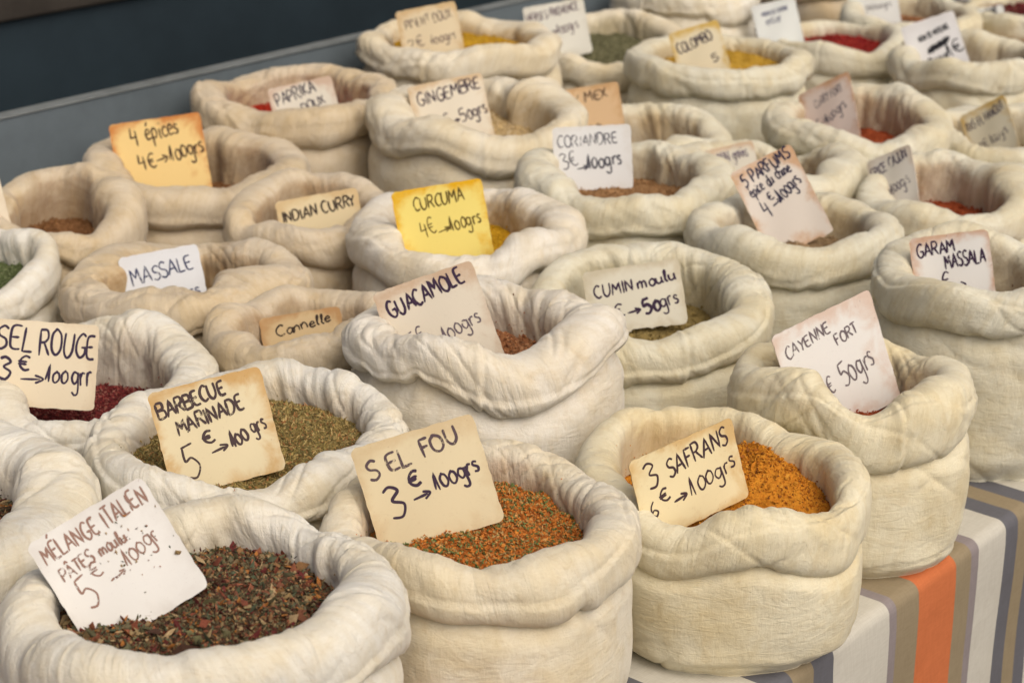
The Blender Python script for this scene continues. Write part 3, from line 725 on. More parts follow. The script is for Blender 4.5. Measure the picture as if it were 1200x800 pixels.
# ------------------------------------------------------------------ price cards: top-left corner, direction along the top, direction down, width, height, buried part
CARDS = {
 'melange': ((0.8777,1.2719,0.9785),(0.7992,-0.4205,0.4295),(0.1296,-0.5772,-0.8063),0.1119,0.0906,0.02),
 'selfou': ((1.2099,1.2161,0.9714),(0.6962,-0.6636,0.2739),(-0.0339,-0.4116,-0.9108),0.1211,0.0915,0.01577418458001075),
 'safrans': ((1.4225,1.0440,0.9348),(0.9578,-0.2571,0.1287),(0.0671,-0.2351,-0.9696),0.1336,0.0672,0.02),
 'cayenne': ((1.7427,1.0890,0.9641),(0.9015,-0.3517,0.2521),(0.1513,-0.2896,-0.9451),0.1381,0.1171,0.02),
 'garam': ((2.0993,1.1184,0.9856),(0.4802,-0.8554,0.1942),(-0.1845,-0.3149,-0.9310),0.0964,0.0738,0.04251435000117513),
 'barbecue': ((1.1545,1.4435,0.9861),(0.7730,-0.6050,0.1908),(-0.0514,-0.3595,-0.9317),0.1149,0.0954,0.012),
 'guacamole': ((1.5063,1.4707,0.9918),(0.6954,-0.6473,0.3122),(-0.0055,-0.4392,-0.8984),0.1188,0.0980,0.03),
 'cumin': ((1.8463,1.4346,0.9378),(0.6205,-0.7652,0.1714),(-0.1411,-0.3239,-0.9355),0.1220,0.0830,0.0),
 'selrouge': ((1.1907,1.7676,0.9824),(0.7651,-0.6293,-0.1365),(-0.2983,-0.1586,-0.9412),0.1290,0.0964,0),
 'brownleft': ((1.4623,2.3145,0.9892),(0.8230,-0.5457,0.1575),(-0.0483,-0.3435,-0.9379),0.1195,0.0816,0.04916795093194399),
 'quatre': ((1.8360,2.3422,0.9819),(0.7766,-0.6212,0.1045),(-0.1165,-0.3047,-0.9453),0.1391,0.1050,0.03429700800950134),
 'massale': ((1.5470,1.9745,0.9185),(0.7855,-0.6043,0.1335),(-0.0896,-0.3245,-0.9416),0.1051,0.0778,0.03),
 'indian': ((1.8261,1.9696,0.9333),(0.7563,-0.6384,0.1428),(-0.1656,-0.3980,-0.9023),0.1176,0.0612,0.04),
 'cannelle': ((1.5312,1.6897,0.9043),(0.7456,-0.6548,0.1236),(-0.1172,-0.3115,-0.9430),0.1003,0.0360,0.04),
 'curcuma': ((1.8053,1.7232,0.9976),(0.6898,-0.7077,0.1526),(-0.1227,-0.3221,-0.9387),0.1209,0.0966,0.02),
 'paprika': ((2.1516,2.3272,0.9830),(0.7656,-0.6172,0.1816),(-0.1309,-0.4258,-0.8953),0.1071,0.0688,0.03),
 'gingembre': ((2.2455,2.1026,1.0028),(0.7050,-0.6852,0.1832),(-0.1688,-0.4129,-0.8950),0.1209,0.0843,0.03),
 'coriandre': ((2.1962,1.7657,1.0020),(0.6119,-0.7882,0.0653),(-0.2065,-0.2390,-0.9488),0.1155,0.0843,0.01),
 'texmex': ((2.5535,2.0629,0.9447),(0.6263,-0.7600,0.1737),(-0.1373,-0.3268,-0.9351),0.1207,0.0811,0.043971423648040804),
 'topyellow': ((2.5069,2.3727,1.0503),(0.6949,-0.6961,0.1806),(-0.1012,-0.3433,-0.9337),0.1075,0.0737,0.03),
 'herbes': ((2.9251,2.4284,0.9895),(0.6555,-0.7346,0.1752),(-0.2020,-0.3941,-0.8966),0.1196,0.1098,0.0),
 'colombo': ((2.8902,2.0549,0.9940),(0.6093,-0.7390,0.2874),(-0.0759,-0.4151,-0.9066),0.0928,0.0731,0.03),
 'red': ((3.3575,2.1832,0.9596),(0.5817,-0.7763,0.2428),(-0.2033,-0.4279,-0.8807),0.0895,0.0891,0.02),
 'pimentback': ((3.7073,2.1683,0.9471),(0.5422,-0.8170,0.1962),(-0.2469,-0.3781,-0.8922),0.1042,0.0813,0.02),
 'muscade': ((3.3719,1.8482,0.9572),(0.5186,-0.7787,0.3531),(-0.0902,-0.4605,-0.8831),0.1046,0.1083,0.03441992812680764),
 'cardamome': ((3.8424,1.9645,0.8988),(0.5142,-0.8149,0.2675),(-0.2276,-0.4304,-0.8735),0.0911,0.0787,0.02),
 'peach': ((2.8499,1.7499,0.9341),(0.0938,-0.8515,0.5159),(-0.4222,-0.5033,-0.7539),0.1056,0.1075,0.02),
 'ras': ((3.1103,1.5759,0.8748),(0.0585,-0.8281,0.5575),(-0.3348,-0.5424,-0.7705),0.0941,0.1018,0.02),
 'epice': ((2.5873,1.4607,0.9218),(0.0616,-0.8623,0.5027),(-0.4377,-0.4760,-0.7628),0.0804,0.1122,0.014198821423780655),
 'hidden': ((2.5086,1.7126,0.9108),(0.6086,-0.7560,0.2410),(-0.1892,-0.4332,-0.8812),0.0827,0.0449,0.03),
 'parfums': ((2.2060,1.4577,0.9850),(0.5849,-0.6637,0.4663),(0.0268,-0.5587,-0.8289),0.0927,0.0957,0.04263472409925701),
}

CARDGROUP = 'handwritten price cards stuck in the sacks'
def card_outline(w, h, rad, cut=None):
    pts = []
    for cx, cy, a0 in ((rad, rad, 180), (w - rad, rad, 270), (w - rad, h - rad, 0), (rad, h - rad, 90)):
        for k in range(5):
            a = R_(a0 + 90 * k / 4); pts.append((cx + rad * math.cos(a), cy + rad * math.sin(a)))
    return pts

def make_card(key, label, paper, edge, edge_amt, name_lines, price_lines, ink=(0.035, 0.022, 0.04), wear=0.35, pink=None, pwear=None, blotch=0.25, bite=0.0, flecks=0):
    o3, u3, v3, w, h, ext = CARDS[key]
    H = h + ext; rng = random.Random(sum(map(ord, key)) * 7)
    nrm = np.cross(np.array(v3), np.array(u3)); nrm = nrm / np.linalg.norm(nrm)      # towards the reader
    u3, v3, o3 = np.array(u3), np.array(v3), np.array(o3)
    # a grid clipped to a rounded rectangle: push grid points of the corners inwards
    nx, ny = 41, 37; th = 0.0011
    gx, gy = np.meshgrid(np.linspace(0, w, nx), np.linspace(0, H, ny)); rad = 0.006
    qx = np.clip(gx, rad, w - rad); qy = np.clip(gy, rad, H - rad); dx, dy = gx - qx, gy - qy
    l = np.hypot(dx, dy); m = np.maximum(np.abs(dx), np.abs(dy)); k = np.where(l > 1e-9, m / np.maximum(l, 1e-9), 1)
    gx, gy = qx + dx * k, qy + dy * k
    gx = gx + 0.0006 * noise(gx * 0 , gy * 160, 0 * gx, 3) * ((gx < 0.003) | (gx > w - 0.003)); gy = gy + 0.0006 * noise(gx * 160, gy * 0, 0 * gx, 4) * ((gy < 0.003) | (gy > H - 0.003))
    if bite:   # torn lower edge
        low = smoothstep(0.8, 1.0, gy / H); gy = gy - low * bite * (0.5 + 0.5 * noise(gx * 170, 0 * gx, 0 * gx, 9))
    a1, a2 = rng.uniform(-.0022, .0022), rng.uniform(-.002, .002)
    def bend(x, y): return a1 * np.cos((x / w - .5) * 3.0) + a2 * np.sin(y / H * 2.6 + 1) + 0.0006 * np.sin(x / w * 9 + y / H * 5)
    bz = bend(gx, gy)
    top = np.stack([gx, gy, bz], -1).reshape(-1, 3); bot = top - np.array([0, 0, th])
    nv = nx * ny; f = grid_faces(ny, nx, False)
    ring = [i for i in range(nx)] + [r * nx + nx - 1 for r in range(1, ny)] + [(ny - 1) * nx + i for i in range(nx - 2, -1, -1)] + [r * nx for r in range(ny - 2, 0, -1)]
    side = [(ring[i], ring[(i + 1) % len(ring)], ring[(i + 1) % len(ring)] + nv, ring[i] + nv) for i in range(len(ring))]
    f = np.concatenate([f[:, ::-1], f + nv, np.array(side)])
    ex = np.abs(gx / w - 0.5) * 2; ey = np.abs(gy / H - 0.5) * 2
    rimv = np.maximum(ex, ey) ** 1.5; cor = np.clip((gx / w - 0.55) * 2, 0, 1) * np.clip((0.35 - gy / H) * 3, 0, 1)
    def world(P): return P[:, :1] * u3 + P[:, 1:2] * v3 + P[:, 2:] * nrm
    o = mesh_obj('price_card', world(np.concatenate([top, bot])), f, card_material('card_' + key, paper, edge, edge_amt, blotch), smooth=False,
                 attrs={'rim': np.concatenate([rimv.ravel()] * 2), 'corner': np.concatenate([cor.ravel()] * 2)})
    o.location = o3; tag(o, label, 'price card', CARDGROUP)
    im = ink_material('ink_' + key, ink, wear)
    for nm, lines in (('name_lettering', name_lines), ('price_lettering', price_lines)):
        if not lines: continue
        V, F = write(lines, w, h, rng); V[:, 2] += bend(V[:, 0], V[:, 1])
        if nm == 'price_lettering' and (pink or pwear is not None): im = ink_material('price_ink_' + key, pink or ink, wear if pwear is None else pwear)
        mesh_obj(nm, world(V), F[:, ::-1], im, o, smooth=False)
    if flecks:
        g = np.random.default_rng(5); n = 46
        c0 = np.stack([w * np.clip(g.normal(.72, .16, n), .2, .97), h * np.clip(g.normal(.5, .22, n), .1, .95), 0.0006 + 0 * g.random(n)], -1)
        c0[:, 2] += bend(c0[:, 0], c0[:, 1])
        sc = np.stack([g.lognormal(-6.7, .4, n), g.lognormal(-6.9, .35, n), np.full(n, .0005)], -1) 
        c0[0] = (w * .93, h * .80, bend(w * .93, h * .8) + .001); sc[0] = (.0042, .0058, .0016)
        p, ff = octas(c0, sc, g)
        mesh_obj('spice_flecks', world(p), ff, MELANGE_FLAKE, o, smooth=False)
    return o

# ------------------------------------------------------------------ build the sacks
HERO = {'melange', 'selfou', 'safrans', 'cayenne', 'barbecue', 'guacamole', 'cumin', 'selrouge', 'garam', 'leftmix', 'massale'}
SACK_LABEL = {
 'melange': 'off-white cloth sack of dark red herb mix under the white MELANGE ITALIEN card',
 'selfou': 'cream cloth sack of orange and green grains holding the tan SEL FOU card',
 'safrans': 'yellowish cloth sack of orange powder at the table edge with the 3 SAFRANS card',
 'cayenne': 'lopsided cream cloth sack with the rust-stained CAYENNE FORT card above the orange stripe',
 'garam': 'tall cloth sack at the right table edge with the GARAM MASSALA card',
 'barbecue': 'whitish cloth sack of green-brown dried herbs with the BARBECUE MARINADE card',
 'guacamole': 'plump white cloth sack in the middle with the GUACAMOLE card and brown crumbs',
 'cumin': 'cream cloth sack right behind the GUACAMOLE sack with the CUMIN moulu card',
 'selrouge': 'whitish cloth sack of dark red salt behind the large SEL ROUGE card',
 'leftmix': 'white cloth sack of red-green mix at the left edge behind the MELANGE ITALIEN card',
 'green': 'white cloth sack of green dried herbs at the left edge above the SEL ROUGE card',
 'brownleft': 'brownish cloth sack with thick wrinkled rim behind the green herbs at far left',
 'quatre': 'brownish cloth sack by the grey-blue board with the orange 4 épices card',
 'massale': 'stained cream cloth sack with the white MASSALE card',
 'indian': 'brown-stained cloth sack with the INDIAN CURRY card',
 'cannelle': 'cream cloth sack whose cannelle card barely shows, left of the GUACAMOLE sack',
 'curcuma': 'white cloth sack with the bright yellow CURCUMA card',
 'paprika': 'cream cloth sack of red powder against the board with the PAPRIKA DOUX card',
 'gingembre': 'cream cloth sack of pale lumpy ginger with the GINGEMBRE card',
 'coriandre': 'cream cloth sack of tan powder with the white CORIANDRE card',
 'texmex': 'cloth sack with the peach TEX MEX card, behind the CORIANDRE sack',
 'topyellow': 'cream cloth sack of yellow powder against the board with a faded beige card',
 'herbes': 'cloth sack of grey-green dried herbs with the pale HERBES PROVENCE card',
 'colombo': 'pale cloth sack of yellow powder with the COLOMBO card',
 'red': 'small pale cloth sack of bright red chillies with a printed card',
 'muscade': 'pale cloth sack with the NOIX DE MUSCADE card and a seam on its rim',
 'topwhite': 'white cloth sack at the top photo edge above the COLOMBO sack',
 'pimentback': 'cloth sack of brown seeds at the top edge behind the red chillies',
 'cardamome': 'cloth sack of dark red flakes in the top right corner with the CARDAMOME card',
 'topbrown': 'brownish cloth sack at the top edge between two printed cards',
 'peach': 'cloth sack of red-orange powder with the faded peach card',
 'ras': 'cloth sack at the right edge with the yellow-cornered RAS EL HANOUT card',
 'parfums': 'cloth sack of beige powder with the torn 5 PARFUMS card',
 'epice': 'cloth sack of red-brown powder with the faded EPICE CAJUN card',
 'hidden': 'cloth sack squeezed behind the 5 PARFUMS sack with a card lying almost hidden'}
for k in KEYS: make_sack(k, SACK_LABEL[k], k in HERO)

# ------------------------------------------------------------------ spices
MEL = [(.14, .03, .028), (.2, .06, .035), (.10, .09, .045), (.24, .17, .09), (.15, .13, .075), (.33, .24, .12), (.16, .15, .075), (.075, .09, .05), (.42, .17, .045), (.32, .22, .10), (.2, .08, .045), (.42, .30, .16), (.06, .03, .02), (.13, .125, .07), (.26, .14, .06), (.09, .11, .065), (.3, .11, .06)]
MELANGE_FLAKE = spice_material('herb_mix_flakes', MEL, (.10, .06, .04))
mel_pow = powder_material('herb_mix_dust', (.11, .065, .04), (.06, .035, .02))
SELF = [(.55, .19, .035), (.62, .23, .04), (.48, .14, .025), (.20, .24, .08), (.13, .19, .06), (.10, .15, .05), (.55, .30, .10), (.5, .18, .04), (.38, .27, .11), (.56, .22, .05)]
self_f = spice_material('orange_green_grains', SELF, (.48, .155, .03)); self_p = powder_material('orange_grain_dust', (.48, .155, .03), (.26, .09, .03))
saf_f = spice_material('orange_powder_crumbs', [(.58, .24, .025), (.62, .28, .03), (.54, .2, .02), (.64, .30, .04), (.56, .22, .02), (.36, .12, .02), (.6, .26, .03), (.2, .07, .02)], (.6, .25, .028), 0.95)
saf_p = powder_material('orange_powder', (.6, .25, .028), (.5, .18, .02))
bbq_f = spice_material('green_gold_herbs', [(.40, .29, .10), (.30, .24, .08), (.46, .35, .14), (.2, .17, .065), (.52, .38, .16), (.38, .18, .07), (.26, .22, .09), (.15, .12, .05)], (.25, .18, .06))
bbq_p = powder_material('herb_dust', (.22, .16, .055), (.14, .10, .04))
grn_f = spice_material('green_herbs', [(.14, .18, .07), (.10, .14, .05), (.2, .24, .11), (.08, .11, .04), (.24, .27, .14)], (.11, .13, .055)); grn_p = powder_material('green_dust', (.09, .11, .045), (.05, .06, .03))
gua_f = spice_material('brown_orange_crumbs', [(.36, .15, .06), (.42, .2, .09), (.28, .11, .05), (.45, .24, .12), (.24, .12, .06)], (.34, .15, .07)); gua_p = powder_material('brown_crumb_dust', (.32, .14, .06), (.2, .09, .04))
red_f = spice_material('red_chilli_flakes', [(.36, .03, .025), (.28, .02, .02), (.42, .05, .03), (.22, .02, .02)], (.3, .03, .025)); red_p = powder_material('red_dust', (.3, .028, .022), (.18, .02, .018))
rs_f = spice_material('dark_red_salt_flakes', [(.2, .03, .03), (.14, .02, .025), (.28, .06, .05), (.1, .02, .02), (.3, .12, .09)], (.18, .035, .03)); rs_p = powder_material('dark_red_dust', (.15, .03, .028), (.09, .02, .02))
gin_f = spice_material('pale_ginger_lumps', [(.55, .42, .22), (.6, .48, .28), (.5, .36, .17), (.62, .5, .32)], (.55, .42, .22)); gin_p = powder_material('pale_ginger', (.52, .39, .2), (.42, .3, .14))
her_f = spice_material('grey_green_herbs', [(.2, .19, .1), (.15, .15, .08), (.26, .24, .14), (.12, .12, .06)], (.19, .18, .1)); her_p = powder_material('grey_green_dust', (.17, .16, .09), (.1, .1, .05))
yel_p = powder_material('yellow_powder', (.5, .3, .025), (.38, .2, .02)); col_p = powder_material('golden_powder', (.5, .31, .05), (.38, .22, .03)); tur_p = powder_material('turmeric_powder', (.55, .32, .02), (.42, .22, .015))
crumb_y = spice_material('yellow_crumbs', [(.5, .3, .025), (.56, .36, .04), (.42, .23, .02)], (.5, .3, .03))
tan_p = powder_material('tan_powder', (.36, .21, .1), (.26, .14, .06)); brn_p = powder_material('brown_powder', (.26, .13, .055), (.17, .08, .035)); olv_p = powder_material('olive_powder', (.3, .22, .08), (.2, .15, .06))
pap_p = powder_material('red_paprika', (.42, .04, .02), (.3, .025, .015)); cay_p = powder_material('orange_red_powder', (.34, .08, .03), (.24, .05, .02)); bei_p = powder_material('beige_powder', (.36, .26, .15), (.26, .17, .09))

make_heap('melange', 'dark red, green and orange herb mix in the front left sack below MELANGE ITALIEN', mel_pow, MELANGE_FLAKE,
          [(7000, .0056, .0034, .0011), (4000, .003, .0024, .0016), (520, .0105, .0065, .0012), (60, .018, .010, .0016)], .003, (.35, .25))
make_heap('selfou', 'orange grains flecked with green under the SEL FOU card', self_p, self_f, [(7500, .0038, .003, .002), (2200, .0062, .003, .0011)], .003, (.3, .2))
make_heap('safrans', 'mounded orange powder with dark specks under the 3 SAFRANS card', saf_p, saf_f, [(7000, .0026, .0019, .0015), (600, .0042, .0032, .0026), (160, .007, .0055, .004)], .0055, (.40, -.05))
make_heap('barbecue', 'golden green dried herbs under the BARBECUE MARINADE card', bbq_p, bbq_f, [(9000, .0068, .0018, .0011), (3000, .0036, .0022, .0014)], .0035, (.3, .1))
make_heap('guacamole', 'coarse brown-orange crumbs under the GUACAMOLE card', gua_p, gua_f, [(2200, .0048, .0038, .003), (2500, .0026, .002, .0016)], .005, (.25, .35))
make_heap('green', 'dark green dried herbs in the white sack at the left edge', grn_p, grn_f, [(6000, .0055, .0018, .0009)], .004)
make_heap('leftmix', 'red, orange and green herb mix at the left edge beside the MELANGE ITALIEN card', mel_pow, MELANGE_FLAKE, [(5000, .0045, .0025, .001), (160, .009, .006, .001)], .003)
make_heap('selrouge', 'dark red salt showing right of the SEL ROUGE card', rs_p, rs_f, [(4500, .0042, .003, .0016)], .003)
make_heap('red', 'bright red chilli pieces in the sack with the printed card', red_p, red_f, [(1600, .009, .0045, .002)], .004)
make_heap('cardamome', 'dark red flakes in the top right corner sack', rs_p, rs_f, [(1400, .010, .006, .002)], .004)
make_heap('gingembre', 'pale tan ginger lumps beside the GINGEMBRE card', gin_p, gin_f, [(1800, .005, .004, .0032)], .005, (.2, .2))
make_heap('herbes', 'grey-green dried herbs beside the HERBES PROVENCE card', her_p, her_f, [(4000, .0055, .0022, .0012)], .004)
make_heap('topyellow', 'yellow powder beside the faded beige card', yel_p, crumb_y, [(900, .004, .003, .0024)], .004, (.1, .2))
make_heap('colombo', 'golden yellow powder beside the COLOMBO card', col_p, crumb_y, [(900, .004, .003, .0024)], .004, (.2, .1))
make_heap('curcuma', 'deep yellow powder behind the yellow CURCUMA card', tur_p)
make_heap('coriandre', 'tan powder right of the CORIANDRE card', tan_p)
make_heap('paprika', 'bright red paprika powder right of the PAPRIKA DOUX card', pap_p)
make_heap('cayenne', 'orange-red powder deep in the sack under the CAYENNE FORT card', cay_p)
make_heap('peach', 'red-orange powder right of the faded peach card', cay_p)
make_heap('parfums', 'beige-brown powder behind the torn 5 PARFUMS card', bei_p)
make_heap('epice', 'red-brown powder right of the EPICE CAJUN card', cay_p)
make_heap('cumin', 'olive brown powder under the CUMIN moulu card', olv_p)
make_heap('brownleft', 'brown powder deep in the far left sack', brn_p)
make_heap('garam', 'brown powder deep behind the GARAM MASSALA card', brn_p)
make_heap('quatre', 'brown powder in shadow behind the orange 4 épices card', brn_p)
make_heap('massale', 'brown powder in shadow behind the MASSALE card', olv_p)
make_heap('indian', 'curry powder in shadow behind the INDIAN CURRY card', brn_p)
make_heap('cannelle', 'brown powder behind the nearly buried cannelle card', brn_p)
make_heap('texmex', 'brown powder right of the TEX MEX card', brn_p)
make_heap('muscade', 'brown spice hidden behind the NOIX DE MUSCADE card', brn_p)
make_heap('topwhite', 'spice hidden in the white sack at the top edge', brn_p)
make_heap('pimentback', 'brown seeds left of the CARDAMOME card', brn_p, gua_f, [(1500, .006, .004, .003)], .003)
make_heap('topbrown', 'spice hidden in the brownish sack at the top edge', brn_p)
make_heap('ras', 'brown powder right of the RAS EL HANOUT card', olv_p)
make_heap('hidden', 'tan powder left of the 5 PARFUMS card', tan_p)

# ------------------------------------------------------------------ cards
WHT = (.76, .75, .71); OFF = (.64, .6, .53); TANP = (.62, .5, .31); PEA = (.62, .44, .28); YELP = (.72, .6, .25)
ORG = (.62, .27, .07); RST = (.5, .22, .09); TN = (.5, .3, .1); YL = (.72, .42, .02); PK = (.58, .38, .26)
PUR = (.045, .025, .055)
S1, S2 = .0030, .0024
make_card('melange', 'white price card with faded red-brown MELANGE ITALIEN writing and stuck spice flecks', WHT, (.5, .45, .4), .3,
          [('MÉLANGE ITALIEN', .06, .26, .95, .24, .17, .0022), ('PÂTES moulu', .10, .47, .66, .45, .13, .002)], [('5', .17, .83, .27, .82, .3, .0022), ('€', .29, .60, .37, .60, .14, .002), ('->', .40, .74, .54, .70, .10, .002), ('100gr', .56, .66, .88, .60, .18, .0018)],
          ink=(.30, .18, .14), wear=.38, blotch=.05, flecks=1)
make_card('selfou', 'tan price card reading SEL FOU 3€ 100grs', (0.73, 0.63, 0.41), (.52, .33, .14), .4,
          [('S', .09, .38, .18, .37, .21, .003), ('EL', .25, .35, .44, .32, .20, .0032), ('FOU', .54, .30, .84, .25, .18, .0032)],
          [('3', .16, .85, .29, .83, .34, .0034), ('€', .36, .57, .45, .55, .15, .0034), ('>', .36, .73, .50, .71, .15, .003), ('100grs', .55, .67, .93, .60, .2, .0028)], ink=(.11, .075, .085), wear=.42, pink=(.055, .035, .06), pwear=.2, blotch=.2)
make_card('safrans', 'pale yellow price card reading 3 SAFRANS', (0.75, 0.65, 0.40), (.55, .33, .10), .7,
          [('3', .14, .56, .24, .52, .38, .0028), ('SAFRANS', .33, .48, .92, .36, .3, .0028)], [('6', .11, .98, .17, .96, .24, .0024), ('€', .21, .80, .29, .77, .18, .0026), ('>', .31, .93, .44, .90, .2, .003), ('100grs', .48, .92, .95, .76, .3, .0024)], ink=(.06, .035, .04), wear=.25, blotch=.15)
make_card('cayenne', 'white price card with rust-brown stained edge reading CAYENNE FORT', WHT, (.56, .33, .20), .55,
          [('CAYENNE', .08, .28, .54, .22, .12, .0024), ('FORT', .56, .38, .78, .34, .11, .0024)], [('2€', .30, .80, .42, .78, .17, .0024), ('50grs', .52, .80, .86, .72, .24, .0026)], ink=(.16, .13, .14), wear=.45, blotch=.1)
make_card('garam', 'white and peach price card reading GARAM MASSALA', WHT, PK, 1.0,
          [('GARAM', .08, .34, .56, .30, .22, .0028), ('MASSALA', .42, .58, .92, .54, .24, .0028)], [('4€', .22, .98, .46, .92, .3, .0026), ('>', .5, .96, .64, .95, .2, .0024)], ink=PUR, wear=.35, blotch=.1)
make_card('barbecue', 'tan price card with brown upper corner reading BARBECUE MARINADE 5€', (0.73, 0.64, 0.42), (.52, .27, .05), .75,
          [('BARBECUE', .05, .30, .66, .20, .16, .0032), ('MARINADE', .18, .50, .78, .40, .16, .0030)], [('5', .17, .97, .29, .95, .34, .0026), ('€', .37, .67, .46, .65, .13, .0032), ('>', .42, .80, .57, .77, .13, .0028), ('100', .60, .77, .76, .72, .18, .003), ('grs', .80, .69, .93, .65, .18, .0024)], ink=(.075, .05, .05), wear=.36, blotch=.15)
make_card('guacamole', 'speckled off-white price card with rough corner reading GUACAMOLE', (0.69, 0.63, 0.51), (.45, .25, .12), .6,
          [('GUACAMOLE', .10, .35, .88, .22, .19, .0034)], [('5€', .20, .74, .36, .68, .16, .002), ('>', .38, .86, .5, .82, .12, .0022), ('100grs', .50, .80, .90, .70, .19, .0022)], ink=PUR, wear=.2, pink=(.14, .11, .13), pwear=.4, blotch=.3)
make_card('cumin', 'off-white price card with torn lower edge reading CUMIN moulu', (0.70, 0.67, 0.55), (.45, .36, .2), .5,
          [('CUMIN', .10, .42, .50, .38, .18, .0028), ('moulu', .54, .37, .94, .31, .18, .0030)], [('1€', .18, .76, .36, .74, .18, .0028), ('>', .40, .75, .54, .73, .15, .003), ('50', .58, .76, .74, .72, .22, .0046), ('grs', .75, .72, .94, .66, .22, .0026)], ink=PUR, wear=.22, blotch=.2, bite=.004)
make_card('selrouge', 'large cream price card reading SEL ROUGE 3€ 100grs at the left edge', (0.74, 0.65, 0.48), (.5, .35, .2), .25,
          [('SEL', .13, .34, .44, .37, .28, .0032), ('ROUGE', .50, .38, .97, .40, .28, .0032)], [('3', .17, .68, .27, .69, .27, .0036), ('€', .33, .56, .42, .57, .17, .0032), ('>', .36, .72, .55, .72, .16, .0028), ('100', .57, .69, .75, .70, .2, .0028), ('grr', .79, .71, .96, .70, .28, .0028)], ink=(.045, .03, .06), wear=.05, blotch=.03)
make_card('brownleft', 'plain cream price card cut off by the left photo edge', (0.74, 0.67, 0.53), (.5, .35, .2), .25, [], [], blotch=.05)
make_card('quatre', 'orange scorched price card reading 4 épices', (0.79, 0.58, 0.24), (.55, .21, .05), 1.0,
          [('4 épices', .22, .33, .74, .26, .26, .003)], [('4€>', .26, .72, .58, .66, .22, .003), ('100grs', .60, .66, .98, .56, .24, .003)], ink=(.06, .03, .02), wear=.15, blotch=.05)
make_card('massale', 'bluish white price card reading MASSALE', (0.73, 0.75, 0.77), (.6, .6, .6), .2,
          [('MASSALE', .12, .52, .90, .40, .26, .0026)], [('100grs', .40, .94, .92, .86, .24, .0024)], ink=(.05, .06, .13), wear=.35, blotch=.02)
make_card('indian', 'tan price card reading INDIAN CURRY', (0.68, 0.57, 0.35), TN, .5, [('INDIAN CURRY', .05, .52, .95, .42, .26, .0030)], [], ink=(.04, .025, .02), wear=.15, blotch=.15)
make_card('cannelle', 'brown-stained price card almost buried in its sack, black cannelle writing', (0.62, 0.47, 0.26), (.45, .25, .1), .9, [('Cannelle', .18, .70, .86, .48, .34, .0024)], [], ink=(.04, .025, .02), wear=.3, blotch=.3)
make_card('curcuma', 'bright yellow price card reading CURCUMA', (0.80, 0.67, 0.19), (.72, .40, .005), 1.0, [('CURCUMA', .22, .30, .78, .27, .18, .0026)], [('4€', .26, .68, .42, .64, .22, .002), ('>', .44, .68, .58, .64, .12, .0022), ('100grs', .58, .66, .92, .60, .2, .0024)], ink=(.13, .09, .02), wear=.3, blotch=.0)
make_card('paprika', 'greyish white price card reading PAPRIKA DOUX', (0.66, 0.62, 0.52), (.45, .25, .15), .6, [('PAPRIKA', .1, .45, .72, .3, .3, .0028), ('DOUX', .45, .72, .82, .62, .22, .0026)], [], ink=(.05, .04, .06), wear=.3, blotch=.2)
make_card('gingembre', 'cream price card with yellow top edge reading GINGEMBRE 50grs', (0.72, 0.66, 0.53), TN, .6, [('GINGEMBRE', .10, .42, .95, .30, .24, .003)], [('2€', .28, .88, .46, .84, .22, .0026), ('>', .48, .86, .60, .84, .12, .0024), ('50grs', .62, .86, .97, .76, .26, .0028)], ink=(.05, .03, .05), wear=.32, blotch=.1)
make_card('coriandre', 'white price card reading CORIANDRE 3€ 100grs', (0.73, 0.74, 0.73), (.55, .5, .42), .3, [('CORIANDRE', .06, .36, .82, .33, .2, .0026)], [('3€', .12, .74, .30, .66, .26, .0022), ('>', .30, .78, .44, .76, .14, .0028), ('100grs', .42, .76, .86, .68, .26, .0032)], ink=(.16, .16, .18), wear=.48, pink=(.08, .08, .1), pwear=.35, blotch=.02)
make_card('texmex', 'peach brown price card reading TEX MEX', (0.64, 0.45, 0.26), (.5, .29, .12), .7, [('TEX MEX', .14, .40, .82, .28, .2, .003)], [('100', .40, .98, .66, .94, .2, .003)], ink=(.09, .05, .03), wear=.4, blotch=.05)
make_card('topyellow', 'beige price card at the board with worn faint writing', (0.68, 0.58, 0.39), TN, .6, [('PIMENT DOUX', .12, .46, .9, .38, .22, .0028)], [('2€', .12, .94, .36, .9, .24, .0026), ('100grs', .48, .94, .9, .88, .22, .0026)], ink=(.2, .15, .13), wear=.55, blotch=.05)
make_card('herbes', 'pale grey price card reading HERBES PROVENCE', (0.68, 0.67, 0.59), (.5, .45, .35), .3, [('HERBES PROVENCE', .05, .28, .9, .2, .14, .0028)], [('3€', .12, .6, .3, .58, .16, .0024), ('>', .34, .58, .5, .56, .14, .0026), ('100grs', .5, .58, .85, .52, .18, .0026)], ink=(.14, .1, .12), wear=.45, blotch=.02)
make_card('colombo', 'beige price card with yellow right edge reading COLOMBO', (0.69, 0.62, 0.44), (.55, .36, .06), .9, [('COLOMBO', .10, .58, .82, .44, .26, .0032)], [('5', .70, .98, .82, .96, .2, .003)], ink=(.06, .045, .06), wear=.32, blotch=.15)
make_card('red', 'printed white price card with a brown blot beside the red chillies', (0.70, 0.73, 0.70), (.5, .5, .5), .2, [('PIMENT DE CAYENNE', .2, .3, .8, .26, .10, .0018), ('entier', .26, .52, .62, .48, .2, .0018)], [], ink=(.12, .13, .2), wear=.25, blotch=.0)
make_card('pimentback', 'white printed price card at the top edge right of the red chillies', (0.68, 0.69, 0.66), (.5, .5, .5), .2, [('POIVRE', .35, .34, .8, .3, .22, .003)], [('3€', .3, .7, .5, .68, .16, .0018), ('100grs', .5, .68, .85, .64, .16, .0018)], ink=(.1, .09, .1), wear=.35, blotch=.0)
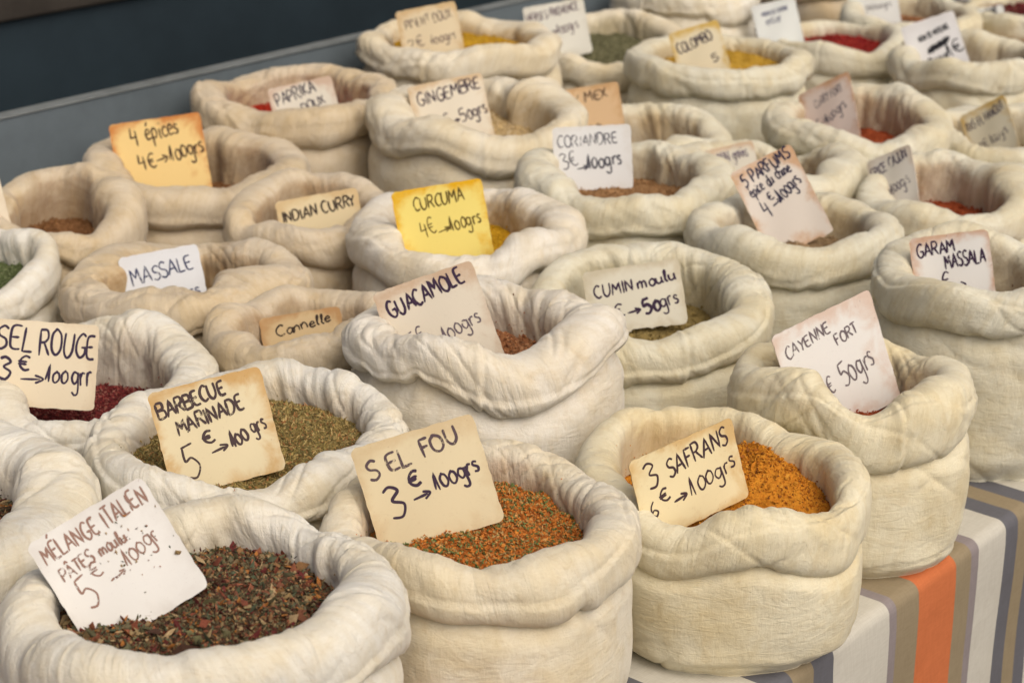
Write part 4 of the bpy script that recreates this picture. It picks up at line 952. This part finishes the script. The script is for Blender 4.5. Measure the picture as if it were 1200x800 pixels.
make_card('muscade', 'white price card reading NOIX DE MUSCADE with a crossed-out price, 2 pour 1€', (0.73, 0.73, 0.73), (.55, .52, .5), .2, [('NOIX DE MUSCADE', .26, .36, .84, .28, .10, .0024)],
          [('~~', .36, .62, .80, .52, .10, .0062), ('~', .40, .60, .78, .53, .10, .0062), ('2', .30, .86, .40, .84, .16, .0036), ('pour', .42, .84, .68, .80, .2, .003), ('1€', .68, .80, .98, .72, .24, .0036)], ink=(.02, .02, .025), wear=.05, blotch=.0)
make_card('cardamome', 'white price card reading CARDAMOME VERTE', (0.68, 0.69, 0.66), (.5, .5, .5), .2, [('CARDAMOME', .06, .34, .86, .22, .2, .0036), ('VERTE', .46, .56, .84, .5, .18, .0018)], [('5€', .5, .86, .9, .84, .16, .0026)], ink=(.03, .03, .035), wear=.1, blotch=.0)
make_card('peach', 'peach and white price card with orange corner and faint writing, tilted above red-orange powder', (0.70, 0.60, 0.53), (.58, .34, .19), 1.0, [('CURRY FORT', .28, .36, .84, .28, .14, .0016)], [('4€>', .18, .76, .46, .68, .18, .002), ('100grs', .46, .70, .85, .56, .18, .0022)], ink=(.1, .09, .12), wear=.42, blotch=.1)
make_card('ras', 'white and yellow price card with yellow corner reading RAS EL HANOUT', (0.69, 0.65, 0.51), (.6, .4, .1), .9, [('RAS EL HANOUT', .08, .34, .92, .24, .16, .0024)], [('2€', .2, .76, .4, .72, .16, .002), ('100grs', .48, .74, .86, .66, .18, .002)], ink=(.09, .07, .1), wear=.45, blotch=.1)
make_card('epice', 'whitish price card with faded EPICE CAJUN writing, left of red-brown powder', (0.68, 0.65, 0.58), (.52, .4, .28), .5, [('EPICE CAJUN', .08, .28, .90, .18, .15, .0028)], [('4€>', .16, .66, .46, .6, .18, .0018), ('100grs', .46, .62, .88, .52, .18, .002)], ink=(.11, .09, .13), wear=.5, blotch=.1)
make_card('hidden', 'whitish price card almost buried in the sack behind the 5 PARFUMS card', (0.66, 0.63, 0.53), (.52, .33, .18), .7, [('CUMIN grains', .15, .62, .85, .5, .4, .0028)], [], ink=(.2, .17, .2), wear=.5, blotch=.1)
make_card('parfums', 'peach-edged price card with torn lower corner reading 5 PARFUMS épice du chine', (0.73, 0.67, 0.59), (.6, .38, .22), 1.0,
          [('5 PARFUMS', .12, .28, .92, .18, .18, .003), ('épice du chine', .14, .46, .84, .36, .17, .0022)], [('4', .22, .80, .32, .78, .24, .0026), ('€', .36, .62, .43, .60, .12, .0024), ('>', .38, .74, .54, .70, .14, .0028), ('100grs', .52, .70, .9, .56, .2, .0026)], ink=(.04, .035, .07), wear=.25, blotch=.05, bite=.006)
